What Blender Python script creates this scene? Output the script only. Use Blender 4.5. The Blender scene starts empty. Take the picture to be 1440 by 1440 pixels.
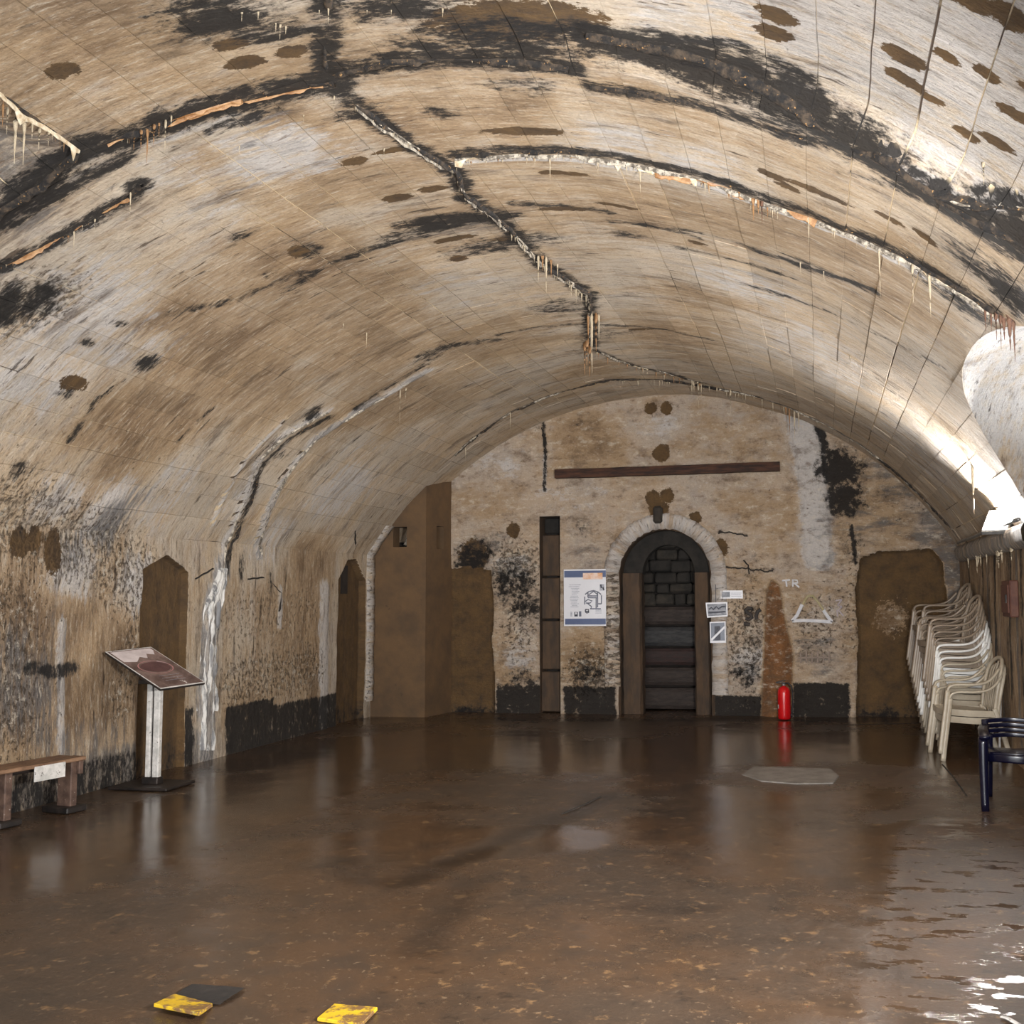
import bpy, bmesh, math, random
import numpy as np
from mathutils import Vector, Matrix

random.seed(7)
C = bpy.context.scene.collection
SC = bpy.context.scene

# ------------------------------------------------------------------ camera
F, YAW, PITCH, ROLL, CX, CY, HC = 1473.0, 0.1839, 0.0832, -0.0088, 880.1, 716.5, 1.6


def ray(u, v):
    x = u - CX; y = v - CY
    c, s = math.cos(ROLL), math.sin(ROLL)
    x, y = x*c + y*s, -x*s + y*c
    a0, a1, a2 = x/F, 1.0, -y/F
    c, s = math.cos(PITCH), math.sin(PITCH)
    yr = a1*c - a2*s; Z = a1*s + a2*c
    c, s = math.cos(YAW), math.sin(YAW)
    return np.array([a0*c - yr*s, a0*s + yr*c, Z])


fw = ray(CX, CY); rt = (ray(CX+1, CY)-fw)*F; up = -(ray(CX, CY+1)-fw)*F
cam_d = bpy.data.cameras.new('camera'); cam = bpy.data.objects.new('camera', cam_d); C.objects.link(cam)
cam.matrix_world = Matrix(((rt[0], up[0], -fw[0], 0), (rt[1], up[1], -fw[1], 0), (rt[2], up[2], -fw[2], HC), (0, 0, 0, 1)))
cam_d.sensor_width = 36; cam_d.lens = 36*F/1440
cam_d.shift_x = (720-CX)/1440; cam_d.shift_y = (CY-720)/1440
cam_d.clip_start = 0.05
SC.camera = cam

# ------------------------------------------------------------------ world, lights, exposure
W = bpy.data.worlds.new('world'); SC.world = W; W.use_nodes = True
W.node_tree.nodes['Background'].inputs[0].default_value = (0.85, 0.93, 1.0, 1)
W.node_tree.nodes['Background'].inputs[1].default_value = 1.2
SC.view_settings.view_transform = 'Standard'; SC.view_settings.look = 'None'
SC.view_settings.gamma = 1.0; SC.view_settings.use_curve_mapping = False
SC.view_settings.exposure = 0.45


def area(name, loc, target, sx, sy, power, col=(1, 1, 1), spread=180):
    l = bpy.data.lights.new(name, 'AREA'); l.shape = 'RECTANGLE'; l.size = sx; l.size_y = sy
    l.energy = power; l.color = col; l.spread = math.radians(spread)
    o = bpy.data.objects.new(name, l); C.objects.link(o); o.location = loc
    o.rotation_euler = (Vector(target)-Vector(loc)).to_track_quat('-Z', 'Y').to_euler()
    return o


# daylight through the open entrance behind the viewer, and two unseen fill floods out of frame at right
area('entrance_daylight', (-2.2, -2.8, 2.0), (-2.2, 8, 1.9), 6.5, 3.4, 380, (0.93, 0.96, 1.0))
area('unseen_flood', (0.5, 2.6, 1.5), (-3.6, 9.0, 2.4), 0.5, 0.3, 230, (1.0, 0.97, 0.93), 130)
area('unseen_flood_near', (0.9, 1.0, 1.7), (-0.6, 4.6, 4.2), 0.5, 0.3, 4, (0.95, 0.97, 1.0))
area('passage_fill', (2.9, 8.6, 1.3), (1.9, 6.7, 3.1), 0.7, 0.7, 50, (0.92, 0.96, 1.0), 95)  # unseen fill lamp added inside the closed passage to brighten its ceiling

# ------------------------------------------------------------------ room dimensions
XC, R, ZC, D, HW = -2.17, 4.637, -0.25, 14.225, 3.937
XL, XR = XC-HW, XC+HW
TH0 = math.asin(HW/R); U0 = R*TH0; ZS = ZC + R*math.cos(TH0)
UMAX = U0 + ZS
RE, R2, R3 = 13.55, 6.14, 5.0           # ring joints of the vault
OY, OA, OZ, OB, ON = 6.95, 2.18, 1.9, 1.26, 2.3  # the side passage: centre, half width, springing, rise, exponent


def opening_w(z):
    z = np.asarray(z, float)
    t = np.clip((z-OZ)/OB, 0, 1)
    return np.where(z > OZ+OB, 0, OA*(1-t**ON)**(1/ON))


def vault_uv(px, py):
    """a photo pixel -> developed coordinate (u across, v along) on vault or side walls"""
    d = ray(px, py)
    a = d[0]**2 + d[2]**2; b = 2*(-XC*d[0] + (HC-ZC)*d[2]); c = XC*XC + (HC-ZC)**2 - R*R
    t = (-b + math.sqrt(b*b-4*a*c))/2/a
    P = np.array([0, 0, HC]) + t*d
    th = math.atan2(P[0]-XC, P[2]-ZC)
    if abs(th) <= TH0: return R*th, P[1]
    X = XL if d[0] < 0 else XR
    t = X/d[0]; P = np.array([0, 0, HC]) + t*d
    s = -1 if X < XC else 1
    return s*(U0 + ZS - P[2]), P[1]


def end_xz(px, py, y=D):
    d = ray(px, py); t = y/d[1]
    return t*d[0], HC + t*d[2]


def floor_xy(px, py, z=0.0):
    d = ray(px, py); t = (z-HC)/d[2]
    return t*d[0], t*d[1]


# ------------------------------------------------------------------ numpy noise
_rs = np.random.RandomState(3); _T = _rs.rand(256, 256)


def vn(x, y, o=0):
    x = np.asarray(x, float) + 37.3*o; y = np.asarray(y, float) + 17.7*o
    xi = np.floor(x).astype(int); yi = np.floor(y).astype(int); fx = x-xi; fy = y-yi
    fx = fx*fx*(3-2*fx); fy = fy*fy*(3-2*fy)
    g = lambda i, j: _T[i & 255, j & 255]
    return (g(xi, yi)*(1-fx)+g(xi+1, yi)*fx)*(1-fy) + (g(xi, yi+1)*(1-fx)+g(xi+1, yi+1)*fx)*fy


def fbm(x, y, n=4, o=0, r=0.5):
    s = 0; a = 1; t = 0
    for i in range(n):
        s = s + a*vn(np.asarray(x)*2**i, np.asarray(y)*2**i, o+i); t += a; a *= r
    return s/t


def sstep(a, b, x):
    t = np.clip((x-a)/(b-a), 0, 1); return t*t*(3-2*t)


# ------------------------------------------------------------------ painted features (masonry stains, plus some painted-in light and shade)
CH = {'black': 0, 'ochre': 1, 'white': 2, 'grey': 3, 'render': 4, 'scab': 5}
VF, EF = [], []      # (channel, pts array, ru, rv, strength)


def px2m(px, py, surf):
    return vault_uv(px, py) if surf is VF else end_xz(px, py)


def blob(surf, ch, px, py, ru, rv=None, s=1.0):
    surf.append((CH[ch], np.array([px2m(px, py, surf)]), ru, rv or ru, s))


def line(surf, ch, pts, r, s=1.0, wob=0.0):
    surf.append((CH[ch], np.array([px2m(*p, surf) for p in pts]), r, r, s))


def box(surf, ch, x0, y0, x1, y1, s=1.0):
    a = px2m(x0, y0, surf); b = px2m(x1, y1, surf)
    surf.append((CH[ch], ('box', min(a[0], b[0]), min(a[1], b[1]), max(a[0], b[0]), max(a[1], b[1])), 0.06, 0.06, s))


def feat_dist(pts, ru, rv, U, V):
    if isinstance(pts, tuple) and pts[0] == 'box':
        _, x0, y0, x1, y1 = pts
        dx = np.maximum(x0-U, U-x1); dy = np.maximum(y0-V, V-y1)
        return 1 + np.maximum(dx, dy)/ru
    x = U/ru; y = V/rv; P = pts/np.array([ru, rv])
    if len(P) == 1: return np.hypot(x-P[0, 0], y-P[0, 1])
    d = np.full(x.shape, 1e9)
    for a, b in zip(P[:-1], P[1:]):
        ab = b-a; L = ab@ab + 1e-12
        t = np.clip(((x-a[0])*ab[0] + (y-a[1])*ab[1])/L, 0, 1)
        d = np.minimum(d, np.hypot(x-a[0]-t*ab[0], y-a[1]-t*ab[1]))
    return d


def masks(surf, U, V):
    M = np.zeros(U.shape + (6,))
    if U.size == 0: return M
    ulo, uhi, vlo, vhi = U.min(), U.max(), V.min(), V.max()
    for ch, pts, ru, rv, s in surf:
        if not isinstance(pts, tuple):
            if pts[:, 0].min()-1.8*ru > uhi or pts[:, 0].max()+1.8*ru < ulo or pts[:, 1].min()-1.8*rv > vhi or pts[:, 1].max()+1.8*rv < vlo:
                continue
        M[..., ch] = np.maximum(M[..., ch], s*np.clip(1.45-.85*feat_dist(pts, ru, rv, U, V), 0, 1))
    return M


# crack and joint polylines, in photo pixels
CROWN = [(462, -20), (455, 60), (462, 115), (500, 150), (545, 180), (600, 215), (640, 240), (655, 275), (700, 305), (735, 340), (760, 370), (800, 395), (828, 410), (830, 450), (832, 485)]
CROWN_B = [(835, 490), (865, 505), (900, 517), (960, 530), (1000, 543)]
RING3L = [(470, 118), (400, 128), (340, 140), (260, 160), (200, 182), (150, 200), (110, 212), (60, 255), (0, 300), (-30, 325)]
RING3 = [(470, 110), (540, 88), (640, 85), (720, 88), (800, 100)]
RING3R = [(820, 68), (900, 88), (1000, 118), (1100, 158), (1200, 212), (1300, 272), (1440, 350)]
RING3S = [(830, 125), (950, 142), (1050, 170), (1120, 195), (1240, 225), (1300, 262), (1370, 295), (1438, 320)]
RING2 = [(640, 222), (710, 216), (780, 215), (840, 222), (900, 235), (980, 250), (1060, 277), (1150, 310), (1240, 350), (1320, 392), (1400, 442)]
RINGE = [(640, 640), (720, 580), (790, 552), (860, 535), (930, 534), (1000, 545), (1060, 555), (1120, 578), (1200, 620), (1290, 692), (1345, 752)]
CRL = [(-20, 385), (0, 375), (60, 345), (130, 305), (180, 275), (195, 255)]
SPAN = [(-30, 110), (0, 132), (30, 155), (75, 185), (110, 210)]
FALL1 = [(600, 520), (540, 555), (480, 595), (440, 620), (400, 670), (375, 720), (365, 780)]
FALL2 = [(460, 578), (400, 610), (365, 645), (345, 700), (325, 750), (312, 800)]
FALL2B = [(312, 800), (300, 850), (297, 900), (294, 960), (292, 1000), (290, 1055)]
FALL3 = [(400, 590), (350, 640), (320, 690), (298, 740)]

# black
line(VF, 'black', CROWN, .09, .85); line(VF, 'black', RING3L, .12, .95); line(VF, 'black', RING3, .10, .9)
line(VF, 'black', RING3R, .13, 1.0); line(VF, 'black', RING3S, .07, .8); line(VF, 'black', [(p[0], p[1]-7) for p in RING2], .07, .85)
line(VF, 'black', CRL, .07, .9); line(VF, 'black', RINGE, .05, .75); line(VF, 'black', CROWN_B, .06, .7)
line(VF, 'black', [(p[0]+6, p[1]+8) for p in FALL2], .05, .8); line(VF, 'black', [(600, 512), (550, 540), (500, 575)], .05, .7)
for x, y, a, b, s in [(300, 20, .28, .2, .9), (380, 45, .25, .12, .85), (560, 15, .3, .12, .85), (700, 55, .55, .16, .8), (780, 75, .3, .12, .8),
                      (640, 312, .55, .12, .95), (690, 345, .42, .17, .75), (740, 335, .3, .18, .7), (790, 430, .35, .3, .65), (850, 470, .4, .2, .55), (730, 120, .25, .12, .6),
                      (20, 430, .2, .3, .9), (60, 415, .12, .12, .9), (500, 160, .2, .08, .7), (440, 355, .12, .25, .6), (400, 400, .1, .3, .55),
                      (610, 497, .3, .2, .6), (1100, 365, .35, .06, .9), (1170, 385, .4, .05, .8), (940, 320, .4, .05, .7), (1400, 390, .3, .2, .8), (1430, 420, .3, .2, .9),
                      (1080, 410, .35, .05, .7), (880, 330, .2, .1, .6), (340, 330, .14, .1, .6), (620, 158, .12, .06, .8), (630, 162, .1, .05, .8), (930, 90, .5, .14, .85), (1010, 128, .4, .1, .85),
                      (30, 660, .1, .15, .6), (85, 245, .2, .12, .6), (330, 170, .3, .07, .75), (1350, 420, .3, .15, .75), (1180, 185, .3, .06, .7),
                      (440, 580, .12, .12, .8), (395, 640, .06, .2, .6), (340, 800, .2, .06, .75), (380, 820, .2, .06, .6), (30, 745, .1, .1, .5), (95, 555, .05, .08, .8), (170, 455, .04, .07, .9),
                      (125, 483, .04, .07, .8), (207, 510, .1, .12, .8), (60, 690, .06, .1, .6)]:
    blob(VF, 'black', x, y, a, b, s)
for pts, w_, s_ in [([(560, 318), (600, 308), (650, 302), (720, 305)], .07, .9), ([(1065, 355), (1120, 372), (1180, 392), (1230, 410)], .05, .9), ([(860, 312), (920, 318), (985, 338)], .04, .8), ([(700, 470), (800, 455), (900, 462), (1000, 480)], .05, .65),
                    ([(400, 415), (440, 385), (520, 350), (600, 330)], .06, .7), ([(240, 440), (330, 425), (420, 385)], .05, .6), ([(720, 285), (800, 292), (860, 300)], .05, .7), ([(950, 350), (1050, 372), (1140, 405)], .04, .7), ([(1060, 410), (1200, 455), (1330, 520)], .03, .7),
                    ([(590, 500), (640, 485), (700, 478)], .08, .7), ([(100, 620), (140, 560), (175, 535)], .04, .7), ([(250, 620), (300, 575)], .03, .7), ([(20, 310), (90, 265), (180, 215)], .06, .8), ([(560, 60), (640, 78), (740, 70)], .06, .8), ([(880, 75), (1020, 100), (1120, 145)], .07, .8),
                    ([(950, 140), (1100, 178), (1240, 235)], .04, .75), ([(1180, 240), (1300, 285), (1420, 360)], .04, .7)]:
    line(VF, 'black', pts, w_, s_)
# dark / brown mortar patches in the crown and on the haunches
for x, y, a, b in [(88, 99, .09, .07), (345, 90, .12, .07), (410, 75, .1, .06), (325, 63, .1, .06), (498, 226, .1, .06), (558, 278, .12, .07), (610, 265, .12, .06), (645, 363, .08, .07),
                   (740, 183, .3, .06), (1075, 60, .11, .08), (1070, 85, .1, .07), (1330, 40, .12, .07), (1390, 68, .12, .07), (1250, 118, .12, .06), (1250, 148, .11, .06), (1305, 117, .07, .04),
                   (1363, 142, .07, .05), (1288, 175, .07, .05), (1085, 245, .1, .05), (1150, 268, .25, .04), (1250, 310, .12, .04), (1300, 335, .1, .05), (780, 243, .12, .05), (810, 246, .1, .04),
                   (795, 295, .22, .05), (715, 335, .15, .06), (725, 40, .5, .2), (870, 290, .2, .04), (1110, 262, .1, .05), (1430, 170, .1, .06), (1400, 195, .1, .05), (980, 345, .1, .04), (900, 465, .2, .04),
                   (420, 355, .08, .12), (105, 540, .08, .14), (1335, 225, .08, .05), (1375, 235, .1, .05), (640, 335, .2, .06), (560, 210, .2, .04)]:
    blob(VF, 'render', x, y, a*.85, b*.85, .95)
for x, y, a, b in [(28, 763, .11, .1), (50, 757, .1, .055), (74, 775, .17, .085)]:
    blob(VF, 'render', x, y, a, b, 1)
# ochre
for x, y, a, b, s in [(120, 40, .35, .3, .7), (200, 75, .3, .3, .6), (60, 120, .3, .3, .5), (250, 150, .3, .3, .5), (430, 190, .18, .4, .85), (455, 235, .25, .3, .8), (560, 90, .4, .3, .5), (600, 185, .3, .4, .7),
                      (300, 480, .5, .8, .75), (250, 445, .25, .35, .9), (380, 440, .4, .6, .7), (430, 370, .3, .6, .8), (520, 420, .4, .9, .6), (330, 530, .4, .8, .6), (220, 590, .35, .5, .85), (180, 640, .4, .3, .7), (130, 690, .4, .3, .6),
                      (560, 560, .6, .8, .55), (680, 480, .5, .6, .5), (700, 170, .3, .4, .6), (740, 145, .2, .15, .8), (520, 250, .4, .3, .5), (330, 250, .2, .4, .5), (60, 830, .5, .4, .8), (150, 800, .3, .3, .5), (40, 880, .4, .6, .9), (170, 940, .4, .4, .9), (100, 990, .3, .9, 1),
                      (400, 880, .6, .5, .55), (440, 800, .3, .4, .6), (430, 900, .5, .3, .7), (360, 1000, .2, .4, .5), (830, 520, .3, .3, .6), (950, 470, .4, .8, .5), (980, 420, .4, .4, .55), (1140, 330, .5, .4, .6), (930, 300, .7, .4, .55), (1250, 400, .4, .6, .5),
                      (870, 150, .8, .4, .35), (1340, 5, .3, .1, .8), (700, 300, .5, .4, .5), (500, 480, .4, .6, .6), (430, 790, .3, .25, .8), (400, 850, .3, .3, .7), (90, 20, .4, .2, .5)]:
    blob(VF, 'ochre', x, y, a*1.2, b*1.2, s)
# pale and white
for x, y, a, b, s in [(395, 215, .35, .35, .85), (340, 190, .25, .3, .6), (260, 240, .3, .4, .5), (110, 430, .5, .6, .75), (60, 520, .5, .5, .7), (180, 490, .3, .5, .6), (1200, 60, .9, .8, .85), (1350, 120, 1.0, .7, .85), (1300, 220, .4, .3, .7), (1430, 250, .6, .4, .8),
                      (930, 215, .7, .3, .6), (860, 190, .4, .25, .6), (1000, 60, .6, .4, .6), (640, 395, .5, .3, .55), (1050, 400, .5, .4, .7), (480, 690, .5, .7, .75), (510, 630, .3, .5, .5), (380, 760, .4, .4, .65), (340, 700, .3, .3, .5), (230, 700, .5, .4, .6),
                      (150, 720, .35, .3, .9), (100, 800, .25, .3, .9), (200, 820, .3, .3, .9), (80, 700, .3, .3, .7), (1150, 500, .7, 1.5, .6), (1300, 640, .7, 1.2, .6), (300, 290, .3, .35, .5), (700, 420, .5, .4, .4), (900, 420, .4, .5, .4), (330, 440, .2, .3, .3)]:
    blob(VF, 'white', x, y, a, b, s)  # patches up the right haunch paint in the floodlight's glow
for x, y, a, b, s in [(150, 735, .3, .25, .9), (90, 770, .2, .3, .7), (190, 700, .2, .3, .6), (50, 240, .4, .4, .75), (20, 290, .4, .3, .7), (20, 210, .3, .3, .6), (380, 190, .3, .25, .5), (60, 980, .5, .25, .75), (20, 960, .5, .3, .8), (80, 900, .3, .2, .5), (340, 250, .2, .2, .4), (1170, 110, .9, .4, .4),
                      (640, 320, .5, .25, .6), (1100, 50, .4, .3, .4), (120, 1040, .2, .8, .6)]:
    blob(VF, 'grey', x, y, a, b, s)
line(VF, 'white', FALL1, .07, 1); line(VF, 'white', FALL2, .06, 1); line(VF, 'white', FALL2B, .14, 1); line(VF, 'white', FALL3, .03, 1)
line(VF, 'grey', FALL2B, .2, .7); line(VF, 'grey', FALL1, .1, .6)
line(VF, 'white', [(455, 830), (455, 1022)], .13, .95); line(VF, 'white', [(86, 878), (86, 1055)], .05, .95); line(VF, 'white', [(395, 830), (393, 880)], .05, .9)
line(VF, 'ochre', [(445, 800), (443, 990)], .25, .9)
line(VF, 'white', [(p[0], p[1]+5) for p in RING2], .035, .9)
line(VF, 'white', RING3S[4:], .05, 1); line(VF, 'white', RINGE[5:], .05, .8)
for p in [((190, 200), (240, 190), (330, 160)), ((0, 385), (130, 312)), ((1000, 470), (1100, 500), (1200, 560)), ((1150, 520), (1300, 590))]:
    line(VF, 'white', list(p), .03, .8)
line(VF, 'black', [(45, 938), (80, 945), (108, 938)], .06, .9)
line(VF, 'ochre', [(50, 985), (150, 968)], .1, 1)
line(VF, 'scab', [(0, 720), (150, 780), (230, 850)], .4, .8); line(VF, 'scab', [(0, 870), (0, 1000)], .5, .7); line(VF, 'scab', [(330, 960), (440, 940)], .3, .8); line(VF, 'scab', [(0, 440), (60, 420)], .3, .9)
line(VF, 'scab', [(170, 990), (190, 900)], .2, .7); line(VF, 'scab', [(330, 870), (430, 860)], .35, .55); line(VF, 'scab', [(0, 620), (250, 640)], .5, .3)
# painted dark dado along the foot of the left wall
for v0, v1, h, s in [(6.0, 9.15, .28, .75), (9.15, 9.5, .55, .95), (10.05, 11.0, .50, 1.0), (11.0, 12.6, .42, .95)]:
    VF.append((CH['black'], ('box', -UMAX-1, v0, -UMAX+h, v1), .05, .05, s))
VF.append((CH['grey'], ('box', -UMAX-1, 4.0, -UMAX+.35, 9.6), .1, .1, .8))
# right wall: brown, water-stained
VF.append((CH['ochre'], ('box', U0+.05, 9.0, UMAX+1, 14.5), .2, .2, .9))
_q = random.Random(5)
for i in range(16):
    v = 9.3+i*.3+_q.uniform(-.12, .12); VF.append((CH['black' if i % 3 else 'grey'], np.array([[U0+_q.uniform(0, .9), v], [UMAX-_q.uniform(0, .8), v+.05]]), .05+.12*_q.random(), .07, .45+.5*_q.random()))

# end wall
for x, y, a, s in [(660, 790, .25, .9), (720, 820, .35, .75), (740, 850, .25, .7), (680, 770, .2, .7), (820, 745, .2, .5), (1180, 660, .3, 1), (1190, 700, .25, .95), (1165, 650, .15, .8), (815, 590, .1, .4), (1055, 860, .1, .6), (1060, 905, .12, .6),
                   (1050, 950, .25, .6), (830, 950, .3, .6), (740, 960, .25, .7), (1060, 800, .2, .5), (1270, 690, .5, .35), (1200, 770, .2, .5), (1160, 985, .2, .5)]:
    blob(EF, 'black', x, y, a, a, s)
for x, y, r in [(915, 574, .08), (937, 574, .08), (930, 637, .11), (918, 700, .1), (938, 697, .09), (926, 716, .13), (722, 745, .09), (722, 748, .08), (1012, 770, .11), (978, 728, .08), (665, 780, .2)]:
    blob(EF, 'render', x, y, r, r, 1)
line(EF, 'black', [(764, 592), (767, 640), (766, 690)], .03, .8); line(EF, 'white', [(766, 640), (766, 690)], .025, .9)
line(EF, 'white', [(1125, 590), (1138, 640), (1145, 700), (1150, 780)], .17, 1.5); line(EF, 'ochre', [(1118, 585), (1150, 680)], .06, .9); line(EF, 'black', [(1150, 600), (1165, 640), (1172, 720)], .06, .9)
line(EF, 'black', [(1197, 740), (1203, 790)], .03, .9); line(EF, 'black', [(1010, 748), (1050, 752)], .02, .6); line(EF, 'black', [(1020, 797), (1090, 802)], .02, .6); line(EF, 'black', [(700, 640), (760, 600)], .02, .5)
for x, y, a, b, s in [(830, 620, .5, .35, .8), (690, 700, .4, .4, .35), (1250, 720, .7, .6, .55), (1010, 620, .6, .3, .4), (930, 800, .5, .6, .5), (825, 920, .3, .25, .9), (1150, 840, .3, .2, .5), (1110, 720, .3, .3, .4), (1060, 700, .4, .2, .4), (720, 920, .3, .3, .7), (1250, 900, .5, 1, .5), (1340, 760, .3, .8, .6)]:
    blob(EF, 'ochre', x, y, a, b, s)  # ochre toward the right end also deepens the painted-in shade
for x, y, a, b, s in [(920, 600, .4, .2, .6), (700, 650, .4, .3, .6), (800, 700, .6, .25, .5), (720, 800, .3, .25, .8), (730, 920, .25, .25, .7), (1060, 930, .3, .25, .8), (1000, 660, .5, .3, .3), (1160, 860, .3, .4, .4)]:
    blob(EF, 'white', x, y, a, b, s)
for x, y, a, b, s in [(825, 780, .25, .4, .6), (680, 820, .2, .4, .5), (1250, 640, .6, .35, .5), (1300, 700, .5, .4, .6), (1150, 920, .4, .3, .6), (1160, 760, .3, .5, .5), (1280, 660, .6, .5, .75), (1330, 780, .5, 1.2, .8), (1220, 740, .4, .3, .6), (700, 760, .3, .2, .5)]:
    blob(EF, 'grey', x, y, a, b, s)  # right-hand blobs put the shade at that end into the colour
for x, y, a, b, s in [(725, 800, .4, .4, .95), (730, 880, .3, .5, .7), (830, 945, .35, .3, .95), (1050, 900, .35, .7, .8), (1150, 880, .4, .5, .6), (1205, 850, .2, .8, .6), (865, 850, .15, .8, .8), (1250, 900, .5, .4, .6)]:
    blob(EF, 'scab', x, y, a, b, s)
for x0, y0, x1, y1, s in [(698, 962, 762, 1020, 1), (793, 965, 866, 1020, 1), (1003, 978, 1073, 1020, 1), (1113, 960, 1196, 1020, 1)]:
    box(EF, 'black', x0, y0, x1, y1, s)

# recesses: (surface, polygon px, depth m)
def poly_sdf(P, U, V):
    """negative inside"""
    P = np.asarray(P); n = len(P); d = np.full(U.shape, 1e9); ins = np.zeros(U.shape, bool)
    for i in range(n):
        a = P[i]; b = P[(i+1) % n]; ab = b-a; L = ab@ab + 1e-12
        t = np.clip(((U-a[0])*ab[0]+(V-a[1])*ab[1])/L, 0, 1)
        d = np.minimum(d, np.hypot(U-a[0]-t*ab[0], V-a[1]-t*ab[1]))
        c = ((a[1] > V) != (b[1] > V)) & (U < (b[0]-a[0])*(V-a[1])/((b[1]-a[1]) + 1e-12)+a[0])
        ins ^= c
    return np.where(ins, -d, d)


def pxpoly(surf, pts): return np.array([px2m(*p, surf) for p in pts])


def wallpoly(pts): return pxpoly(VF, pts)


# left-wall niches: straight jambs to the floor, gabled heads
n1a = vault_uv(194, 1000)[1]; n1b = vault_uv(261, 1000)[1]; n1t = vault_uv(230, 780)[0]; n1s = vault_uv(200, 800)[0]
n2a = vault_uv(473, 1000)[1]; n2b = min(vault_uv(512, 1000)[1], RE-.12); n2t = vault_uv(498, 786)[0]; n2s = vault_uv(478, 815)[0]
NICHES = [(np.array([[-UMAX-1, n1a], [n1s, n1a], [n1s+.03, n1a+.08], [n1t, (n1a+n1b)/2], [n1s+.02, n1b-.06], [n1s-.02, n1b], [-UMAX-1, n1b]]), .07),
          (np.array([[-UMAX-1, n2a], [n2s, n2a], [n2t-.02, (n2a+n2b)/2-.15], [n2t, (n2a+n2b)/2+.12], [n2s, n2b], [-UMAX-1, n2b]]), .09)]
SPANPOLY = np.array([vault_uv(*p) for p in [(112, 211), (60, 250), (0, 298), (-120, 400), (-300, 300), (-300, -60), (-30, 110), (30, 154)]])
ENDREC = [(pxpoly(EF, [(634, 1060), (634, 800), (655, 797), (690, 802), (694, 860), (691, 900), (695, 950), (695, 1060)]), .05),
          (pxpoly(EF, [(1203, 1060), (1207, 900), (1203, 830), (1210, 785), (1235, 776), (1310, 772), (1325, 790), (1333, 850), (1335, 1060)]), .12)]
RUST = pxpoly(EF, [(1068, 1060), (1073, 930), (1078, 830), (1085, 815), (1096, 822), (1106, 880), (1116, 920), (1112, 1000), (1112, 1060)])


def v_height(U, V, M):
    th = U/R
    h = (fbm(U*1.1, V*1.1, 3, 5)-.5)*.05 + (fbm(U*6, V*6, 3, 9)-.5)*.012
    h = h + .03*np.clip(M[..., 2]-.75, 0, .3)/.3 - .004*sstep(.5, .8, M[..., 4]) + (fbm(U*14, V*14, 2, 2)-.5)*.02*np.clip(M[..., 5], 0, 1)
    # the near bay is set back to the right of the crown, so the joint shows as a step
    h = h - .13*sstep(0, .5, th)*(1-sstep(R3-.22, R3+.02, V))
    s = poly_sdf(SPANPOLY, U, V)
    h = h - .28*sstep(.02, .5, -s)
    for P, dp in NICHES:
        sd = poly_sdf(P, U, V)
        h = h*(1-.7*sstep(0, .02, -sd)) - dp*sstep(0, .02, -sd)
    return h


def v_masks(U, V):
    M = masks(VF, U, V)
    for P, dp in NICHES:
        sd = poly_sdf(P, U, V); ins = sstep(-.015, .01, -sd)
        M[..., 4] = np.maximum(M[..., 4], ins)
        for c in (0, 1, 2, 3, 5): M[..., c] = np.where(ins > .5, M[..., c]*.0, M[..., c])
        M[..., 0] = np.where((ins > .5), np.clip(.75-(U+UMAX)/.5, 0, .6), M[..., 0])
    return M


def surf_pt(U, V, H):
    th = np.clip(U/R, -TH0, TH0); r = R-H
    X = XC + r*np.sin(th); Z = ZC + r*np.cos(th)
    lo = np.abs(U) > U0; s = np.sign(U)
    X = np.where(lo, XC + s*(HW-H), X); Z = np.where(lo, ZS-(np.abs(U)-U0), Z)
    return np.stack([X, V, Z], -1)


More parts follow.
